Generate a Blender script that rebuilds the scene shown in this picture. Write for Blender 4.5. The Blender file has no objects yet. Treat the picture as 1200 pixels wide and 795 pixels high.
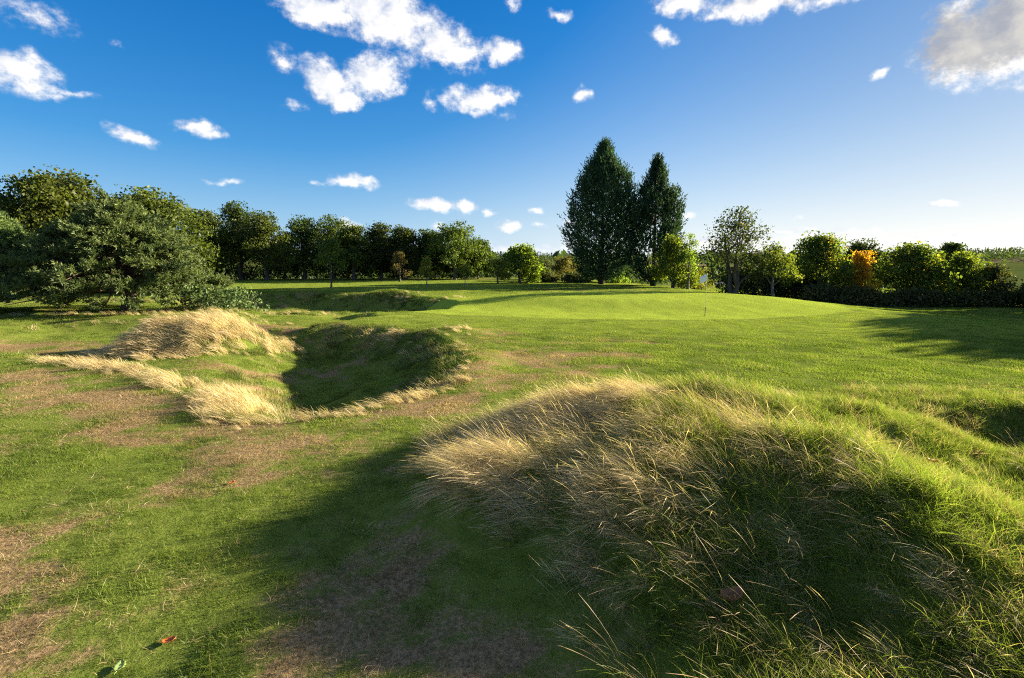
import bpy, math, random
import numpy as np
from mathutils import Vector, Matrix
R = math.radians
scn = bpy.context.scene
C = scn.collection

# ------------------------------------------------------------------ camera, sky, sun, exposure
EXPOSURE = 2.35
DENOISE = False                      # fine grass keeps its grain; the sample count is high enough without
SUN_AZ, SUN_EL = 67.0, 14.0          # degrees from +Y towards +X, above the horizon
SKY_STR, SUN_STR = 0.05, 4.3
cam_d = bpy.data.cameras.new('camera'); cam = bpy.data.objects.new('camera', cam_d); C.objects.link(cam)
cam.location = (0, 0, 2.5); cam.rotation_euler = (R(90 - 8.49), 0, 0)
cam_d.sensor_width = 36; cam_d.lens = 18; cam_d.clip_start = 0.05; cam_d.clip_end = 20000
scn.camera = cam
scn.view_settings.view_transform = 'Standard'; scn.view_settings.look = 'None'
scn.view_settings.exposure = EXPOSURE; scn.view_settings.gamma = 1
scn.cycles.max_bounces = 8; scn.cycles.diffuse_bounces = 4; scn.cycles.use_denoising = DENOISE; scn.cycles.filter_width = 1.1
scn.cycles.transmission_bounces = 4
scn.cycles.transparent_max_bounces = 6; scn.cycles.glossy_bounces = 2
sl = bpy.data.lights.new('sun', 'SUN'); sl.energy = SUN_STR; sl.angle = R(0.53); sl.color = (1, 0.87, 0.66)
sun = bpy.data.objects.new('sun', sl); C.objects.link(sun)
sdir = Vector((math.sin(R(SUN_AZ)) * math.cos(R(SUN_EL)), math.cos(R(SUN_AZ)) * math.cos(R(SUN_EL)), math.sin(R(SUN_EL))))
sun.rotation_euler = sdir.to_track_quat('Z', 'Y').to_euler(); sun.location = sdir * 100

class NB:
    """small helper that wires shader nodes"""
    def __init__(s, nt): s.nt = nt; s.n = nt.nodes; s.l = nt.links
    def node(s, t, **k):
        n = s.n.new(t)
        for a, v in k.items(): setattr(n, a, v)
        return n
    def set(s, sock, v):
        if hasattr(v, 'is_linked'): s.l.new(v, sock)
        else: sock.default_value = v
    def math(s, op, a, b=0.0, c=0.0, clamp=False):
        n = s.node('ShaderNodeMath', operation=op, use_clamp=clamp)
        for i, v in enumerate((a, b, c)): s.set(n.inputs[i], v)
        return n.outputs[0]
    def vmath(s, op, a, b=(0, 0, 0)):
        n = s.node('ShaderNodeVectorMath', operation=op); s.set(n.inputs[0], a)
        if op == 'SCALE': s.set(n.inputs[3], b)
        else: s.set(n.inputs[1], b)
        return n.outputs['Value'] if op in ('LENGTH', 'DOT_PRODUCT') else n.outputs[0]
    def mix(s, f, a, b, mode='MIX'):
        n = s.node('ShaderNodeMix', data_type='RGBA', blend_type=mode)
        s.set(n.inputs[0], f); s.set(n.inputs[6], a); s.set(n.inputs[7], b)
        return n.outputs[2]
    def smooth(s, v, a, b):
        n = s.node('ShaderNodeMapRange', interpolation_type='SMOOTHSTEP')
        s.set(n.inputs[0], v); n.inputs[1].default_value = a; n.inputs[2].default_value = b
        return n.outputs[0]
    def noise(s, vec, scale, detail=4, rough=0.55, dim='3D'):
        n = s.node('ShaderNodeTexNoise', noise_dimensions=dim); s.set(n.inputs['Vector'], vec)
        n.inputs['Scale'].default_value = scale; n.inputs['Detail'].default_value = detail; n.inputs['Roughness'].default_value = rough
        return n
    def attr(s, name, kind='GEOMETRY'):
        return s.node('ShaderNodeAttribute', attribute_name=name, attribute_type=kind)
def c4(c): return (c[0], c[1], c[2], 1)

# fair-weather clouds: azimuth, elevation, half width, half height (radians), tilt, strength
CLOUDS = [(-0.34,0.406,0.0779,0.0277,-10,1),(-0.227,0.402,0.1034,0.0461,-15,1),(-0.123,0.374,0.0717,0.0303,-15,1),(-0.019,0.362,0.0305,0.0218,0,1),(-0.325,0.303,0.0466,0.0285,-25,1),(-0.253,0.313,0.0539,0.0289,10,1),(-0.298,0.284,0.0308,0.0186,0,0.9),(-0.396,0.326,0.023,0.0172,-20,0.45),(-0.06,0.29,0.0678,0.0207,-5,0.95),(-0.149,0.282,0.0134,0.0165,0,0.5),(0.085,0.411,0.0182,0.0096,-10,0.7),(0.265,0.374,0.0268,0.0134,-20,0.85),(0.0,0.43,0.0167,0.0118,0,0.5),(0.298,0.415,0.0459,0.0149,-5,0.9),(0.406,0.399,0.0681,0.0169,0,1),(0.51,0.385,0.0588,0.0097,0,0.55),(0.693,0.29,0.0536,0.0426,-10,1.3),(0.739,0.299,0.0555,0.0592,-10,1.35),(0.675,0.335,0.0356,0.0226,0,0.8),(0.596,0.272,0.0125,0.0081,20,0.8),(0.13,0.295,0.0148,0.0122,0,0.7),(-0.732,0.254,0.0445,0.0253,-18,1),(-0.68,0.239,0.0269,0.0078,-12,0.55),(-0.718,0.325,0.0445,0.022,-12,0.5),(-0.615,0.307,0.0143,0.0066,-5,0.3),(-0.619,0.186,0.0299,0.0121,-12,0.9),(-0.527,0.209,0.0346,0.0127,-8,0.85),(-0.297,0.145,0.0428,0.0132,-3,0.85),(-0.348,0.146,0.0227,0.0058,0,0.4),(-0.497,0.127,0.0302,0.0068,-2,0.5),(-0.382,0.265,0.0266,0.0104,-8,0.45),(-0.013,0.261,0.0275,0.007,-3,0.35),(-0.142,0.103,0.0446,0.0124,-3,0.95),(-0.092,0.1,0.0209,0.0141,0,0.95),(-0.045,0.093,0.0162,0.0079,0,0.6),(-0.003,0.066,0.0277,0.0096,0,0.8),(0.044,0.099,0.0145,0.0078,0,0.65),(-0.301,0.066,0.027,0.0122,-5,0.75),(-0.143,0.068,0.016,0.0095,0,0.5),(0.057,0.069,0.0194,0.0064,0,0.4),(0.117,0.073,0.0256,0.0079,0,0.5),(0.691,0.084,0.0152,0.0061,0,0.8),(0.319,0.082,0.0146,0.009,0,0.6),(0.499,0.079,0.0149,0.0056,0,0.35),(0.0,0.027,0.1144,0.0146,0,0.55),(0.163,0.032,0.094,0.0144,0,0.55),(0.389,0.034,0.0941,0.0135,0,0.6),(0.556,0.044,0.0889,0.0109,0,0.62),(0.686,0.031,0.1069,0.01,0,0.6),(0.742,0.038,0.0344,0.0083,0,0.5),(0.494,0.057,0.0842,0.007,0,0.5)]

def cloud_group():
    g = bpy.data.node_groups.new('cloud_cover', 'ShaderNodeTree')
    g.interface.new_socket('AzEl', in_out='INPUT', socket_type='NodeSocketVector')
    g.interface.new_socket('Cover', in_out='OUTPUT', socket_type='NodeSocketFloat')
    b = NB(g); gi = b.node('NodeGroupInput'); go = b.node('NodeGroupOutput')
    p = gi.outputs[0]
    wn = b.noise(p, 14, 3, 0.6)
    wv = b.vmath('SCALE', b.vmath('SUBTRACT', wn.outputs['Color'], (0.5, 0.5, 0.5)), 0.05)
    q = b.vmath('ADD', p, wv)
    m = None
    for az, el, ru, rv, rot, w in CLOUDS:
        mp = b.node('ShaderNodeMapping', vector_type='TEXTURE')
        b.set(mp.inputs[0], q); mp.inputs[1].default_value = (az, el, 0); mp.inputs[2].default_value = (0, 0, R(rot))
        mp.inputs[3].default_value = (ru * 1.1 / math.cos(el), rv * 1.12, 1)
        ln = b.vmath('LENGTH', mp.outputs[0])
        f = b.math('MULTIPLY_ADD', ln, -w, 1.3 * w)
        m = f if m is None else b.math('MAXIMUM', m, f)
    m = b.math('MAXIMUM', m, 0.0)
    st = b.node('ShaderNodeMapping'); b.set(st.inputs[0], p); st.inputs[3].default_value = (1, 1.25, 1)
    n1 = b.noise(st.outputs[0], 34, 9, 0.66)
    k = b.math('MINIMUM', b.math('MULTIPLY', m, 3.0), 1.0)
    e = b.math('MULTIPLY_ADD', b.math('MULTIPLY', b.math('SUBTRACT', n1.outputs[0], 0.5), 1.9), k, m)
    b.set(go.inputs[0], e)
    return g

world = bpy.data.worlds.new('World'); scn.world = world; world.use_nodes = True
def build_world():
    nt = world.node_tree; nt.nodes.clear(); b = NB(nt)
    tc = b.node('ShaderNodeTexCoord'); d = tc.outputs['Generated']
    sky = b.node('ShaderNodeTexSky', sky_type='NISHITA'); sky.sun_disc = False
    sky.sun_elevation = R(SUN_EL); sky.sun_rotation = R(SUN_AZ)
    sky.altitude = 100; sky.air_density = 1.0; sky.dust_density = 0.25; sky.ozone_density = 3.5
    sep = b.node('ShaderNodeSeparateXYZ'); b.set(sep.inputs[0], d)
    # the glare round the sun is compressed, and the lowest few degrees fade into pale haze
    tint = b.mix(1.0, sky.outputs[0], (1.08, 1.27, 1.56, 1), 'MULTIPLY')
    den = b.vmath('ADD', b.vmath('SCALE', tint, 1 / 10.0), (1, 1, 1))
    soft = b.vmath('DIVIDE', tint, den)
    hs = b.node('ShaderNodeHueSaturation'); hs.inputs['Hue'].default_value = 0.51; b.set(hs.inputs['Value'], b.math('MULTIPLY_ADD', b.smooth(b.vmath('DOT_PRODUCT', d, tuple(sdir)), 0.55, 1.0), -0.2, 1.09))
    b.set(hs.inputs['Color'], soft)
    toward = b.smooth(b.vmath('DOT_PRODUCT', d, (math.sin(R(SUN_AZ)), math.cos(R(SUN_AZ)), 0.0)), 0.0, 1.0)
    b.set(hs.inputs['Saturation'], b.math('MULTIPLY_ADD', toward, -0.34, 1.5))
    hz = b.mix(toward, (2.7, 4.1, 5.8, 1), (6.9, 6.6, 6.2, 1))
    up = b.math('ABSOLUTE', sep.outputs[2])
    skyc = b.mix(b.math('MULTIPLY', b.math('EXPONENT', b.math('MULTIPLY', up, -8.5)), 0.92), hs.outputs[0], hz)
    az = b.math('ARCTAN2', sep.outputs[0], sep.outputs[1]); el = b.math('ARCSINE', sep.outputs[2])
    cb = b.node('ShaderNodeCombineXYZ'); b.set(cb.inputs[0], az); b.set(cb.inputs[1], el)
    g = cloud_group()
    g1 = b.node('ShaderNodeGroup'); g1.node_tree = g; b.set(g1.inputs[0], cb.outputs[0])
    g2 = b.node('ShaderNodeGroup'); g2.node_tree = g; b.set(g2.inputs[0], b.vmath('ADD', cb.outputs[0], (0.020, -0.009, 0)))
    e1, e2 = g1.outputs[0], g2.outputs[0]
    cover = b.smooth(e1, 0.12, 0.86)
    cover = b.math('MULTIPLY', cover, b.math('MULTIPLY_ADD', b.smooth(e1, 0.3, 1.0), 0.3, 0.7))
    lit = b.math('MULTIPLY_ADD', b.math('SUBTRACT', e1, e2), 0.95, 0.52, clamp=True)
    thick = b.smooth(e2, 0.25, 0.95)
    # clouds between us and the sun are seen from their shaded side
    east = b.math('MULTIPLY', b.smooth(az, 0.30, 0.62), b.smooth(el, 0.14, 0.22))
    col = b.mix(lit, (4.2, 4.5, 5.2, 1), (7.0, 6.8, 6.5, 1))
    col = b.vmath('SCALE', col, b.math('SUBTRACT', 1.0, b.math('MULTIPLY', b.math('MULTIPLY', thick, east), 0.42)))
    # unseen scattered clouds added overhead and behind, to fill the shadows with white light
    inv = b.math('DIVIDE', 1.0, b.math('ADD', b.math('MAXIMUM', sep.outputs[2], 0.0), 0.16))
    cp = b.node('ShaderNodeCombineXYZ'); b.set(cp.inputs[0], b.math('MULTIPLY', sep.outputs[0], inv)); b.set(cp.inputs[1], b.math('MULTIPLY', sep.outputs[1], inv))
    cn = b.noise(cp.outputs[0], 1.5, 7, 0.6)
    rest = b.math('MAXIMUM', b.smooth(el, 0.45, 0.60), b.smooth(b.math('ABSOLUTE', az), 0.84, 1.0))
    rest = b.math('MULTIPLY', b.math('MULTIPLY', b.smooth(cn.outputs[0], 0.52, 0.62), rest), b.smooth(el, 0.03, 0.12))
    skyc = b.mix(rest, skyc, b.mix(b.smooth(cn.outputs[0], 0.58, 0.75), (6.9, 6.7, 6.4, 1), (5.2, 5.3, 5.6, 1)))
    fin = b.vmath('SCALE', b.mix(cover, skyc, col), 0.68)
    bg = b.node('ShaderNodeBackground'); bg.inputs[1].default_value = SKY_STR; b.set(bg.inputs[0], fin)
    out = b.node('ShaderNodeOutputWorld'); nt.links.new(bg.outputs[0], out.inputs[0])
    world.cycles.sampling_method = 'MANUAL'; world.cycles.sample_map_resolution = 512
build_world()

# ------------------------------------------------------------------ terrain heights
rng = np.random.default_rng(7)
def sstep(a, b, x):
    t = np.clip((x - a) / (b - a), 0, 1); return t * t * (3 - 2 * t)
def _hash(i, j, s):
    h = (i * 374761393 + j * 668265263 + s * 2147483647) & 0xffffffff
    h = ((h ^ (h >> 13)) * 1274126177) & 0xffffffff
    return ((h ^ (h >> 16)) & 0xffff) / 65535.0
def vnoise(x, y, s=0):
    x = np.asarray(x, float); y = np.asarray(y, float)
    i = np.floor(x).astype(np.int64); j = np.floor(y).astype(np.int64)
    u = x - i; v = y - j; u = u * u * (3 - 2 * u); v = v * v * (3 - 2 * v)
    return (_hash(i, j, s) * (1 - u) + _hash(i + 1, j, s) * u) * (1 - v) + (_hash(i, j + 1, s) * (1 - u) + _hash(i + 1, j + 1, s) * u) * v
def fbm(x, y, o=4, s=0):
    t = 0; a = 0.5; n = 0
    for k in range(o): t = t + a * vnoise(x * 2 ** k, y * 2 ** k, s + k * 17); n += a; a *= 0.5
    return t / n
def ell(x, y, cx, cy, rx, ry, rot=0):
    c, s = math.cos(R(rot)), math.sin(R(rot)); dx, dy = x - cx, y - cy
    return np.sqrt(((c * dx + s * dy) / rx) ** 2 + ((-s * dx + c * dy) / ry) ** 2)
def bump(x, y, cx, cy, rx, ry, rot=0, flat=0.0): return 1 - sstep(flat, 1, ell(x, y, cx, cy, rx, ry, rot))
def poly_in(x, y, P):
    """signed distance to a polygon, positive inside"""
    P = np.array(P, float); x = np.asarray(x, float); y = np.asarray(y, float)
    d = np.full(x.shape, 1e9); ins = np.zeros(x.shape, bool)
    for k in range(len(P)):
        a = P[k]; b = P[(k + 1) % len(P)]; e = b - a; L = e @ e
        t = np.clip(((x - a[0]) * e[0] + (y - a[1]) * e[1]) / L, 0, 1)
        d = np.minimum(d, np.hypot(x - a[0] - t * e[0], y - a[1] - t * e[1]))
        if a[1] != b[1]:
            c = ((a[1] > y) != (b[1] > y)) & (x < (b[0] - a[0]) * (y - a[1]) / (b[1] - a[1]) + a[0]); ins ^= c
    return np.where(ins, d, -d)
HOLLOW = [(-5.7,8.8),(-4.75,7.6),(-3.9,7.5),(-3.2,7.9),(-2.5,8.6),(-1.6,9.6),(-1.0,11.2),(-1.2,13.8),(-2.2,17),(-4.3,20),(-7.7,22.2),(-10.2,19.5),(-9.6,14.6),(-7.6,11.2)]
SHALLOW = [(-12.5,12.9),(-8.3,11.2),(-5.8,8.9),(-4.8,8.5),(-3,14),(-5,20),(-9,22.4),(-15,24),(-21,22.5),(-19,16)]
BACK = [(-3.2,27.5),(-3.0,32),(-4.5,37),(-8,40.5),(-13,42.5),(-19,43.3),(-27,42.5),(-25,36),(-18,29),(-10,27),(-6,26)]
LINK = [(-8.5,20.5),(-12,22),(-16,28),(-13,31),(-8.5,29),(-6.0,24.5)]
EAST = [(6.2,6.0),(7.4,5.6),(9.6,6.5),(10.2,8.3),(8.8,9.2),(6.6,8.6),(5.6,7.4)]
GREEN = (6.0, 31.0, 13.5, 8.6)
def H(x, y):
    x = np.asarray(x, float); y = np.asarray(y, float)
    wx = x + 0.9 * (fbm(x * 0.45, y * 0.45, 3, 3) - 0.5); wy = y + 0.9 * (fbm(x * 0.45, y * 0.45, 3, 9) - 0.5)
    z = 0.10 * (fbm(x * 0.35, y * 0.35, 3, 5) - 0.5) + 0.05 * (fbm(x * 1.1, y * 1.1, 2, 8) - 0.5)
    near = 1 - sstep(20, 60, np.hypot(x, y))
    z = z * (0.4 + 0.6 * near)
    z = z - 1.15 * sstep(15, 33, x + 0.15 * (y - 38)) * sstep(14, 30, y + 0.3 * x)
    z = z + 0.42 * bump(x, y, 8.5, 33.5, 14, 9, -8, 0.45)
    hd = poly_in(wx, wy, HOLLOW); h1 = sstep(0, 1, hd / (1.9 + 2.2 * sstep(-4.0, -6.5, x))) * 0.88
    h2 = sstep(0, 1.9, poly_in(wx, wy, SHALLOW)) * 0.45
    h3 = sstep(0, 2.6, poly_in(wx, wy, BACK)) * 1.15
    h4 = sstep(0, 1.3, poly_in(wx, wy, EAST)) * 0.75
    z = z - (h1 + h2 + h3 + h4)
    z = z + 0.95 * bump(wx, wy, -10.9, 17.5, 3.1, 1.8, 33, 0.25)
    z = z + 0.22 * bump(wx, wy, -2.2, 17.8, 2.4, 1.6, 30) + 0.18 * bump(wx, wy, -0.9, 12.5, 0.9, 3.2, 0)
    z = z - 0.38 * sstep(0, 1.8, poly_in(wx, wy, LINK)) + 0.32 * bump(x, y, -9.5, 41, 4.0, 2.2, 0) + 0.3 * bump(wx, wy, -14.5, 34.5, 3.2, 1.6, 25) + 0.25 * bump(wx, wy, -5.6, 31.5, 2.2, 1.5, 40)
    # the rough mound on the right: a ridge running towards the camera, highest at its far end
    z = z + 0.66 * bump(wx, wy, 1.8, 6.9, 2.7, 2.0, 10, 0.12) + 0.30 * bump(wx, wy, -0.1, 5.2, 1.3, 1.3, 0, 0.1) + 0.22 * bump(wx, wy, 1.6, 5.4, 1.6, 1.4, 0, 0.1) + 0.50 * bump(wx, wy, 3.6, 4.5, 1.7, 2.6, 8, 0.1) + 0.50 * bump(wx, wy, 2.0, 4.5, 2.4, 1.9, 0, 0.12) + 0.52 * bump(wx, wy, 4.3, 6.9, 2.5, 1.8, 0, 0.1)
    z = z + 0.30 * (fbm(x * 1.9, y * 1.9, 3, 301) - 0.5) * np.maximum(bump(x, y, 1.9, 5.9, 3.4, 3.6, 10, 0.6), bump(x, y, 5.6, 7.2, 3.6, 2.4, 0, 0.5))
    z = z + 0.34 * (fbm(x * .75, y * .75, 3, 305) - 0.5) * np.clip(h1 / .6 + h3 / .7, 0, 1)
    far = sstep(82, 260, np.hypot(x, y))
    z = z - 13 * far + 6 * far * (fbm(x * 0.006, y * 0.006, 3, 31) - 0.5)
    r = np.hypot(x, y)
    z = z + 37 * sstep(330, 1100, r + 120 * (fbm(x * 0.004, y * 0.004, 2, 77) - 0.5)) * (0.55 + 0.35 * fbm(x * 0.0025, y * 0.0025, 2, 44))
    return z
def Hn(x, y, e=0.08):
    nx = -(H(x + e, y) - H(x - e, y)) / (2 * e); ny = -(H(x, y + e) - H(x, y - e)) / (2 * e)
    l = np.sqrt(nx * nx + ny * ny + 1); return nx / l, ny / l, 1 / l
def h0(x, y): return float(H(np.array([x]), np.array([y]))[0])

def mowed(x, y):
    """1 on the putting green"""
    d = ell(x, y, *GREEN, -4) + 0.10 * (fbm(x * 0.25, y * 0.25, 2, 61) - 0.5)
    return 1 - sstep(0.97, 1.02, d)
def fairway(x, y):
    f = sstep(43.5, 46, y + 0.05 * x) * (1 - sstep(62, 68, y + 0.1 * x)) * (1 - sstep(-3, 4, x))
    d = ell(x, y, GREEN[0] + 4, GREEN[1] - 1, GREEN[2] + 12, GREEN[3] + 5, -4)
    return np.maximum(f, (1 - sstep(0.8, 1.05, d)) * 0.85)
DRY = [(-9.6,10.6,3.2,1.4,-20,.32),(-6.8,8.8,2.2,1.1,-25,.34),(-4.4,6.9,1.9,.8,-15,.34),(-2.9,6.7,1.6,.6,0,.22),(-3.9,3.9,.9,1.0,20,.3),(-3.2,3.0,.8,.5,0,.3),(-1.1,3.7,.9,.7,0,.38),(-.2,3.0,1.3,.45,0,.45),(.3,11.3,2.0,1.0,20,.26),(1.3,13.2,2.0,1.0,0,.24),(-.6,9.3,1.3,.7,40,.22),(4.4,16.5,3,1.2,0,.2),(0,19,2.6,1.2,0,.24),(-15,17,3.6,1.5,0,.2),(-13,22.8,6,1.2,0,.22),(-6.6,13,1.5,2.3,20,.15),(-9.6,14.5,3,.8,20,.25),(-5.5,17,2,2,0,.12),(-2,24,4,2,0,.2),(-14,9,3,2.5,0,.25),(-8,24.8,5,.6,-10,.3)]
LUSH = [(-5.6,5.7,1.7,1.0,0,.4),(-3.2,4.5,1.2,.8,20,.3),(-2.1,3.1,.6,.5,0,.32),(-1.7,4.9,1.0,.5,30,.2),(-15,20,5,1.3,0,.4),(-8,12.7,1.5,1.0,0,.2),(-4,14,3,3,0,.3),(2.6,5.2,3,3,0,.6),(-5.2,6.2,1.2,.7,0,.3),(15,14,9,7,0,.4),(9,20,9,4,0,.25),(.2,8.6,1.2,1.2,0,.25),(8,14,7,4,0,.3),(-.4,6.8,.9,.9,0,.3),(6,9.5,6,1.5,0,.15)]
def dryness(x, y):
    v = 0.50 + 0.85 * (fbm(x * 1.3, y * 1.3, 5, 21) - 0.5) + 0.55 * (fbm(x * 0.28, y * 0.28, 3, 25) - 0.5) + 0.5 * (fbm(x * 6, y * 6, 3, 29) - 0.5)
    for cx, cy, rx, ry, r, a in DRY: v = v + 0.78 * a * bump(x, y, cx, cy, rx * 1.4, ry * 1.4, r)
    for cx, cy, rx, ry, r, a in LUSH: v = v - a * bump(x, y, cx, cy, rx * 1.4, ry * 1.4, r)
    v = v - 0.5 * np.maximum(mowed(x, y), fairway(x, y)) - 0.15 * sstep(22, 40, np.hypot(x, y))
    return sstep(0.24, 0.94, v)

# ------------------------------------------------------------------ mesh helpers
def mesh_from(name, V, F, mats, attrs=None, smooth=False, fmat=None):
    """V (n,3); F list of int arrays (m,k); attrs {name: per-face or per-vertex values}"""
    me = bpy.data.meshes.new(name)
    V = np.asarray(V, np.float32); Fs = [np.asarray(f, np.int32) for f in F if len(f)]
    me.vertices.add(len(V)); me.vertices.foreach_set('co', V.ravel())
    nl = sum(f.size for f in Fs); npoly = sum(len(f) for f in Fs)
    me.loops.add(nl); me.polygons.add(npoly)
    me.loops.foreach_set('vertex_index', np.concatenate([f.ravel() for f in Fs]))
    st = []; o = 0
    for f in Fs:
        st.append(o + np.arange(len(f)) * f.shape[1]); o += f.size
    me.polygons.foreach_set('loop_start', np.concatenate(st).astype(np.int32))
    for m in (mats if isinstance(mats, (list, tuple)) else [mats]): me.materials.append(m)
    if fmat is not None: me.polygons.foreach_set('material_index', np.asarray(fmat, np.int32))
    if smooth: me.polygons.foreach_set('use_smooth', np.ones(npoly, bool))
    me.update(calc_edges=True); me.validate()
    for k, v in (attrs or {}).items():
        v = np.asarray(v, np.float32)
        dom = 'POINT' if len(v) == len(V) else 'FACE'
        a = me.attributes.new(k, 'FLOAT', dom); a.data.foreach_set('value', v)
    return me
def obj(name, me, parent=None, kind=None, label=None, cat=None, group=None, loc=None):
    o = bpy.data.objects.new(name, me); C.objects.link(o)
    if parent: o.parent = parent
    if kind: o['kind'] = kind
    if label: o['label'] = label
    if cat: o['category'] = cat
    if group: o['group'] = group
    if loc is not None: o.location = loc
    return o
def thing(name, label, cat, loc, group=None, rotz=0):
    o = obj(name, None, None, None, label, cat, group, loc); o.rotation_euler.z = rotz; o.empty_display_size = 0.3; return o

def tube(path, rad, k=6, cap=True):
    path = np.asarray(path, float); n = len(path); rad = np.asarray(rad, float)
    tan = np.gradient(path, axis=0); tan /= np.linalg.norm(tan, axis=1)[:, None] + 1e-9
    ref = np.array([0.31, 0.95, 0.05]); V = []
    for i in range(n):
        u = np.cross(tan[i], ref); l = np.linalg.norm(u)
        if l < 0.1: u = np.cross(tan[i], [1, 0, 0]); l = np.linalg.norm(u)
        u /= l; v = np.cross(tan[i], u)
        a = np.arange(k) * 2 * math.pi / k
        V.append(path[i] + rad[i] * (np.cos(a)[:, None] * u + np.sin(a)[:, None] * v))
    V = np.concatenate(V); F = []
    for i in range(n - 1):
        for j in range(k): F.append((i * k + j, i * k + (j + 1) % k, (i + 1) * k + (j + 1) % k, (i + 1) * k + j))
    return V, np.array(F)
def join(parts):
    V = []; F = []; o = 0
    for v, f in parts: V.append(v); F.append(f + o); o += len(v)
    return np.concatenate(V), np.concatenate(F)
def unit(v): return v / (np.linalg.norm(v, axis=-1, keepdims=True) + 1e-9)
def rhombi(cen, d, size, width, rg, droop=0.0):
    """one leaf (rhombus) per centre, long axis d, random roll"""
    n = len(cen); d = unit(d)
    r = unit(np.cross(d, rg.normal(size=(n, 3)))); L = size[:, None]; W = width[:, None]
    up = np.cross(r, d)
    a = cen - d * L * 0.5; b = cen + r * W * 0.5 - up * W * 0.12; c = cen + d * L * 0.5; e = cen - r * W * 0.5 - up * W * 0.12
    V = np.stack([a, b, c, e], 1).reshape(-1, 3); F = np.arange(n * 4).reshape(n, 4)
    return V, F

# ------------------------------------------------------------------ materials
def leaf_mat(name, dark, light, trans=0.45, hot=None, gloss=0.015, tcol=(1.25, 1.35, 0.6)):
    m = bpy.data.materials.new(name); m.use_nodes = True; nt = m.node_tree; nt.nodes.clear(); b = NB(nt)
    t = b.attr('tint').outputs['Fac']
    col = b.mix(t, c4(dark), c4(light))
    if hot is not None:
        col = b.mix(b.smooth(t, 0.86, 0.97), col, c4(hot))
    oi = b.node('ShaderNodeObjectInfo')
    hs = b.node('ShaderNodeHueSaturation'); b.set(hs.inputs['Color'], col)
    b.set(hs.inputs['Value'], b.math('MULTIPLY_ADD', oi.outputs['Random'], 0.35, 0.82))
    b.set(hs.inputs['Hue'], b.math('MULTIPLY_ADD', oi.outputs['Random'], 0.025, 0.4875))
    col = hs.outputs[0]
    df = b.node('ShaderNodeBsdfDiffuse'); b.set(df.inputs[0], col)
    tr = b.node('ShaderNodeBsdfTranslucent'); b.set(tr.inputs[0], b.mix(1.0, col, c4(tcol), 'MULTIPLY'))
    mx = b.node('ShaderNodeMixShader'); mx.inputs[0].default_value = trans
    nt.links.new(df.outputs[0], mx.inputs[1]); nt.links.new(tr.outputs[0], mx.inputs[2])
    gl = b.node('ShaderNodeBsdfGlossy'); gl.inputs['Roughness'].default_value = 0.5; gl.inputs[0].default_value = (0.8, 0.85, 0.8, 1)
    m2 = b.node('ShaderNodeMixShader'); m2.inputs[0].default_value = gloss
    nt.links.new(mx.outputs[0], m2.inputs[1]); nt.links.new(gl.outputs[0], m2.inputs[2])
    o = b.node('ShaderNodeOutputMaterial'); nt.links.new(m2.outputs[0], o.inputs[0])
    return m
def bark_mat(name, a, bcol, scale=9):
    m = bpy.data.materials.new(name); m.use_nodes = True; nt = m.node_tree; b = NB(nt); p = nt.nodes['Principled BSDF']
    tc = b.node('ShaderNodeTexCoord'); mp = b.node('ShaderNodeMapping'); b.set(mp.inputs[0], tc.outputs['Object']); mp.inputs[3].default_value = (1, 1, 0.25)
    n = b.noise(mp.outputs[0], scale, 6, 0.65)
    b.set(p.inputs['Base Color'], b.mix(b.smooth(n.outputs[0], 0.3, 0.7), c4(a), c4(bcol))); p.inputs['Roughness'].default_value = 0.9
    bm = b.node('ShaderNodeBump'); bm.inputs['Strength'].default_value = 0.7; bm.inputs['Distance'].default_value = 0.04; b.set(bm.inputs['Height'], n.outputs[0])
    nt.links.new(bm.outputs[0], p.inputs['Normal'])
    return m
def plain_mat(name, col, rough=0.5, scale=20, var=0.12):
    m = bpy.data.materials.new(name); m.use_nodes = True; nt = m.node_tree; b = NB(nt); p = nt.nodes['Principled BSDF']
    tc = b.node('ShaderNodeTexCoord'); n = b.noise(tc.outputs['Object'], scale, 4)
    dk = tuple(c * (1 - var) for c in col)
    b.set(p.inputs['Base Color'], b.mix(n.outputs[0], c4(dk), c4(col))); p.inputs['Roughness'].default_value = rough
    return m
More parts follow.
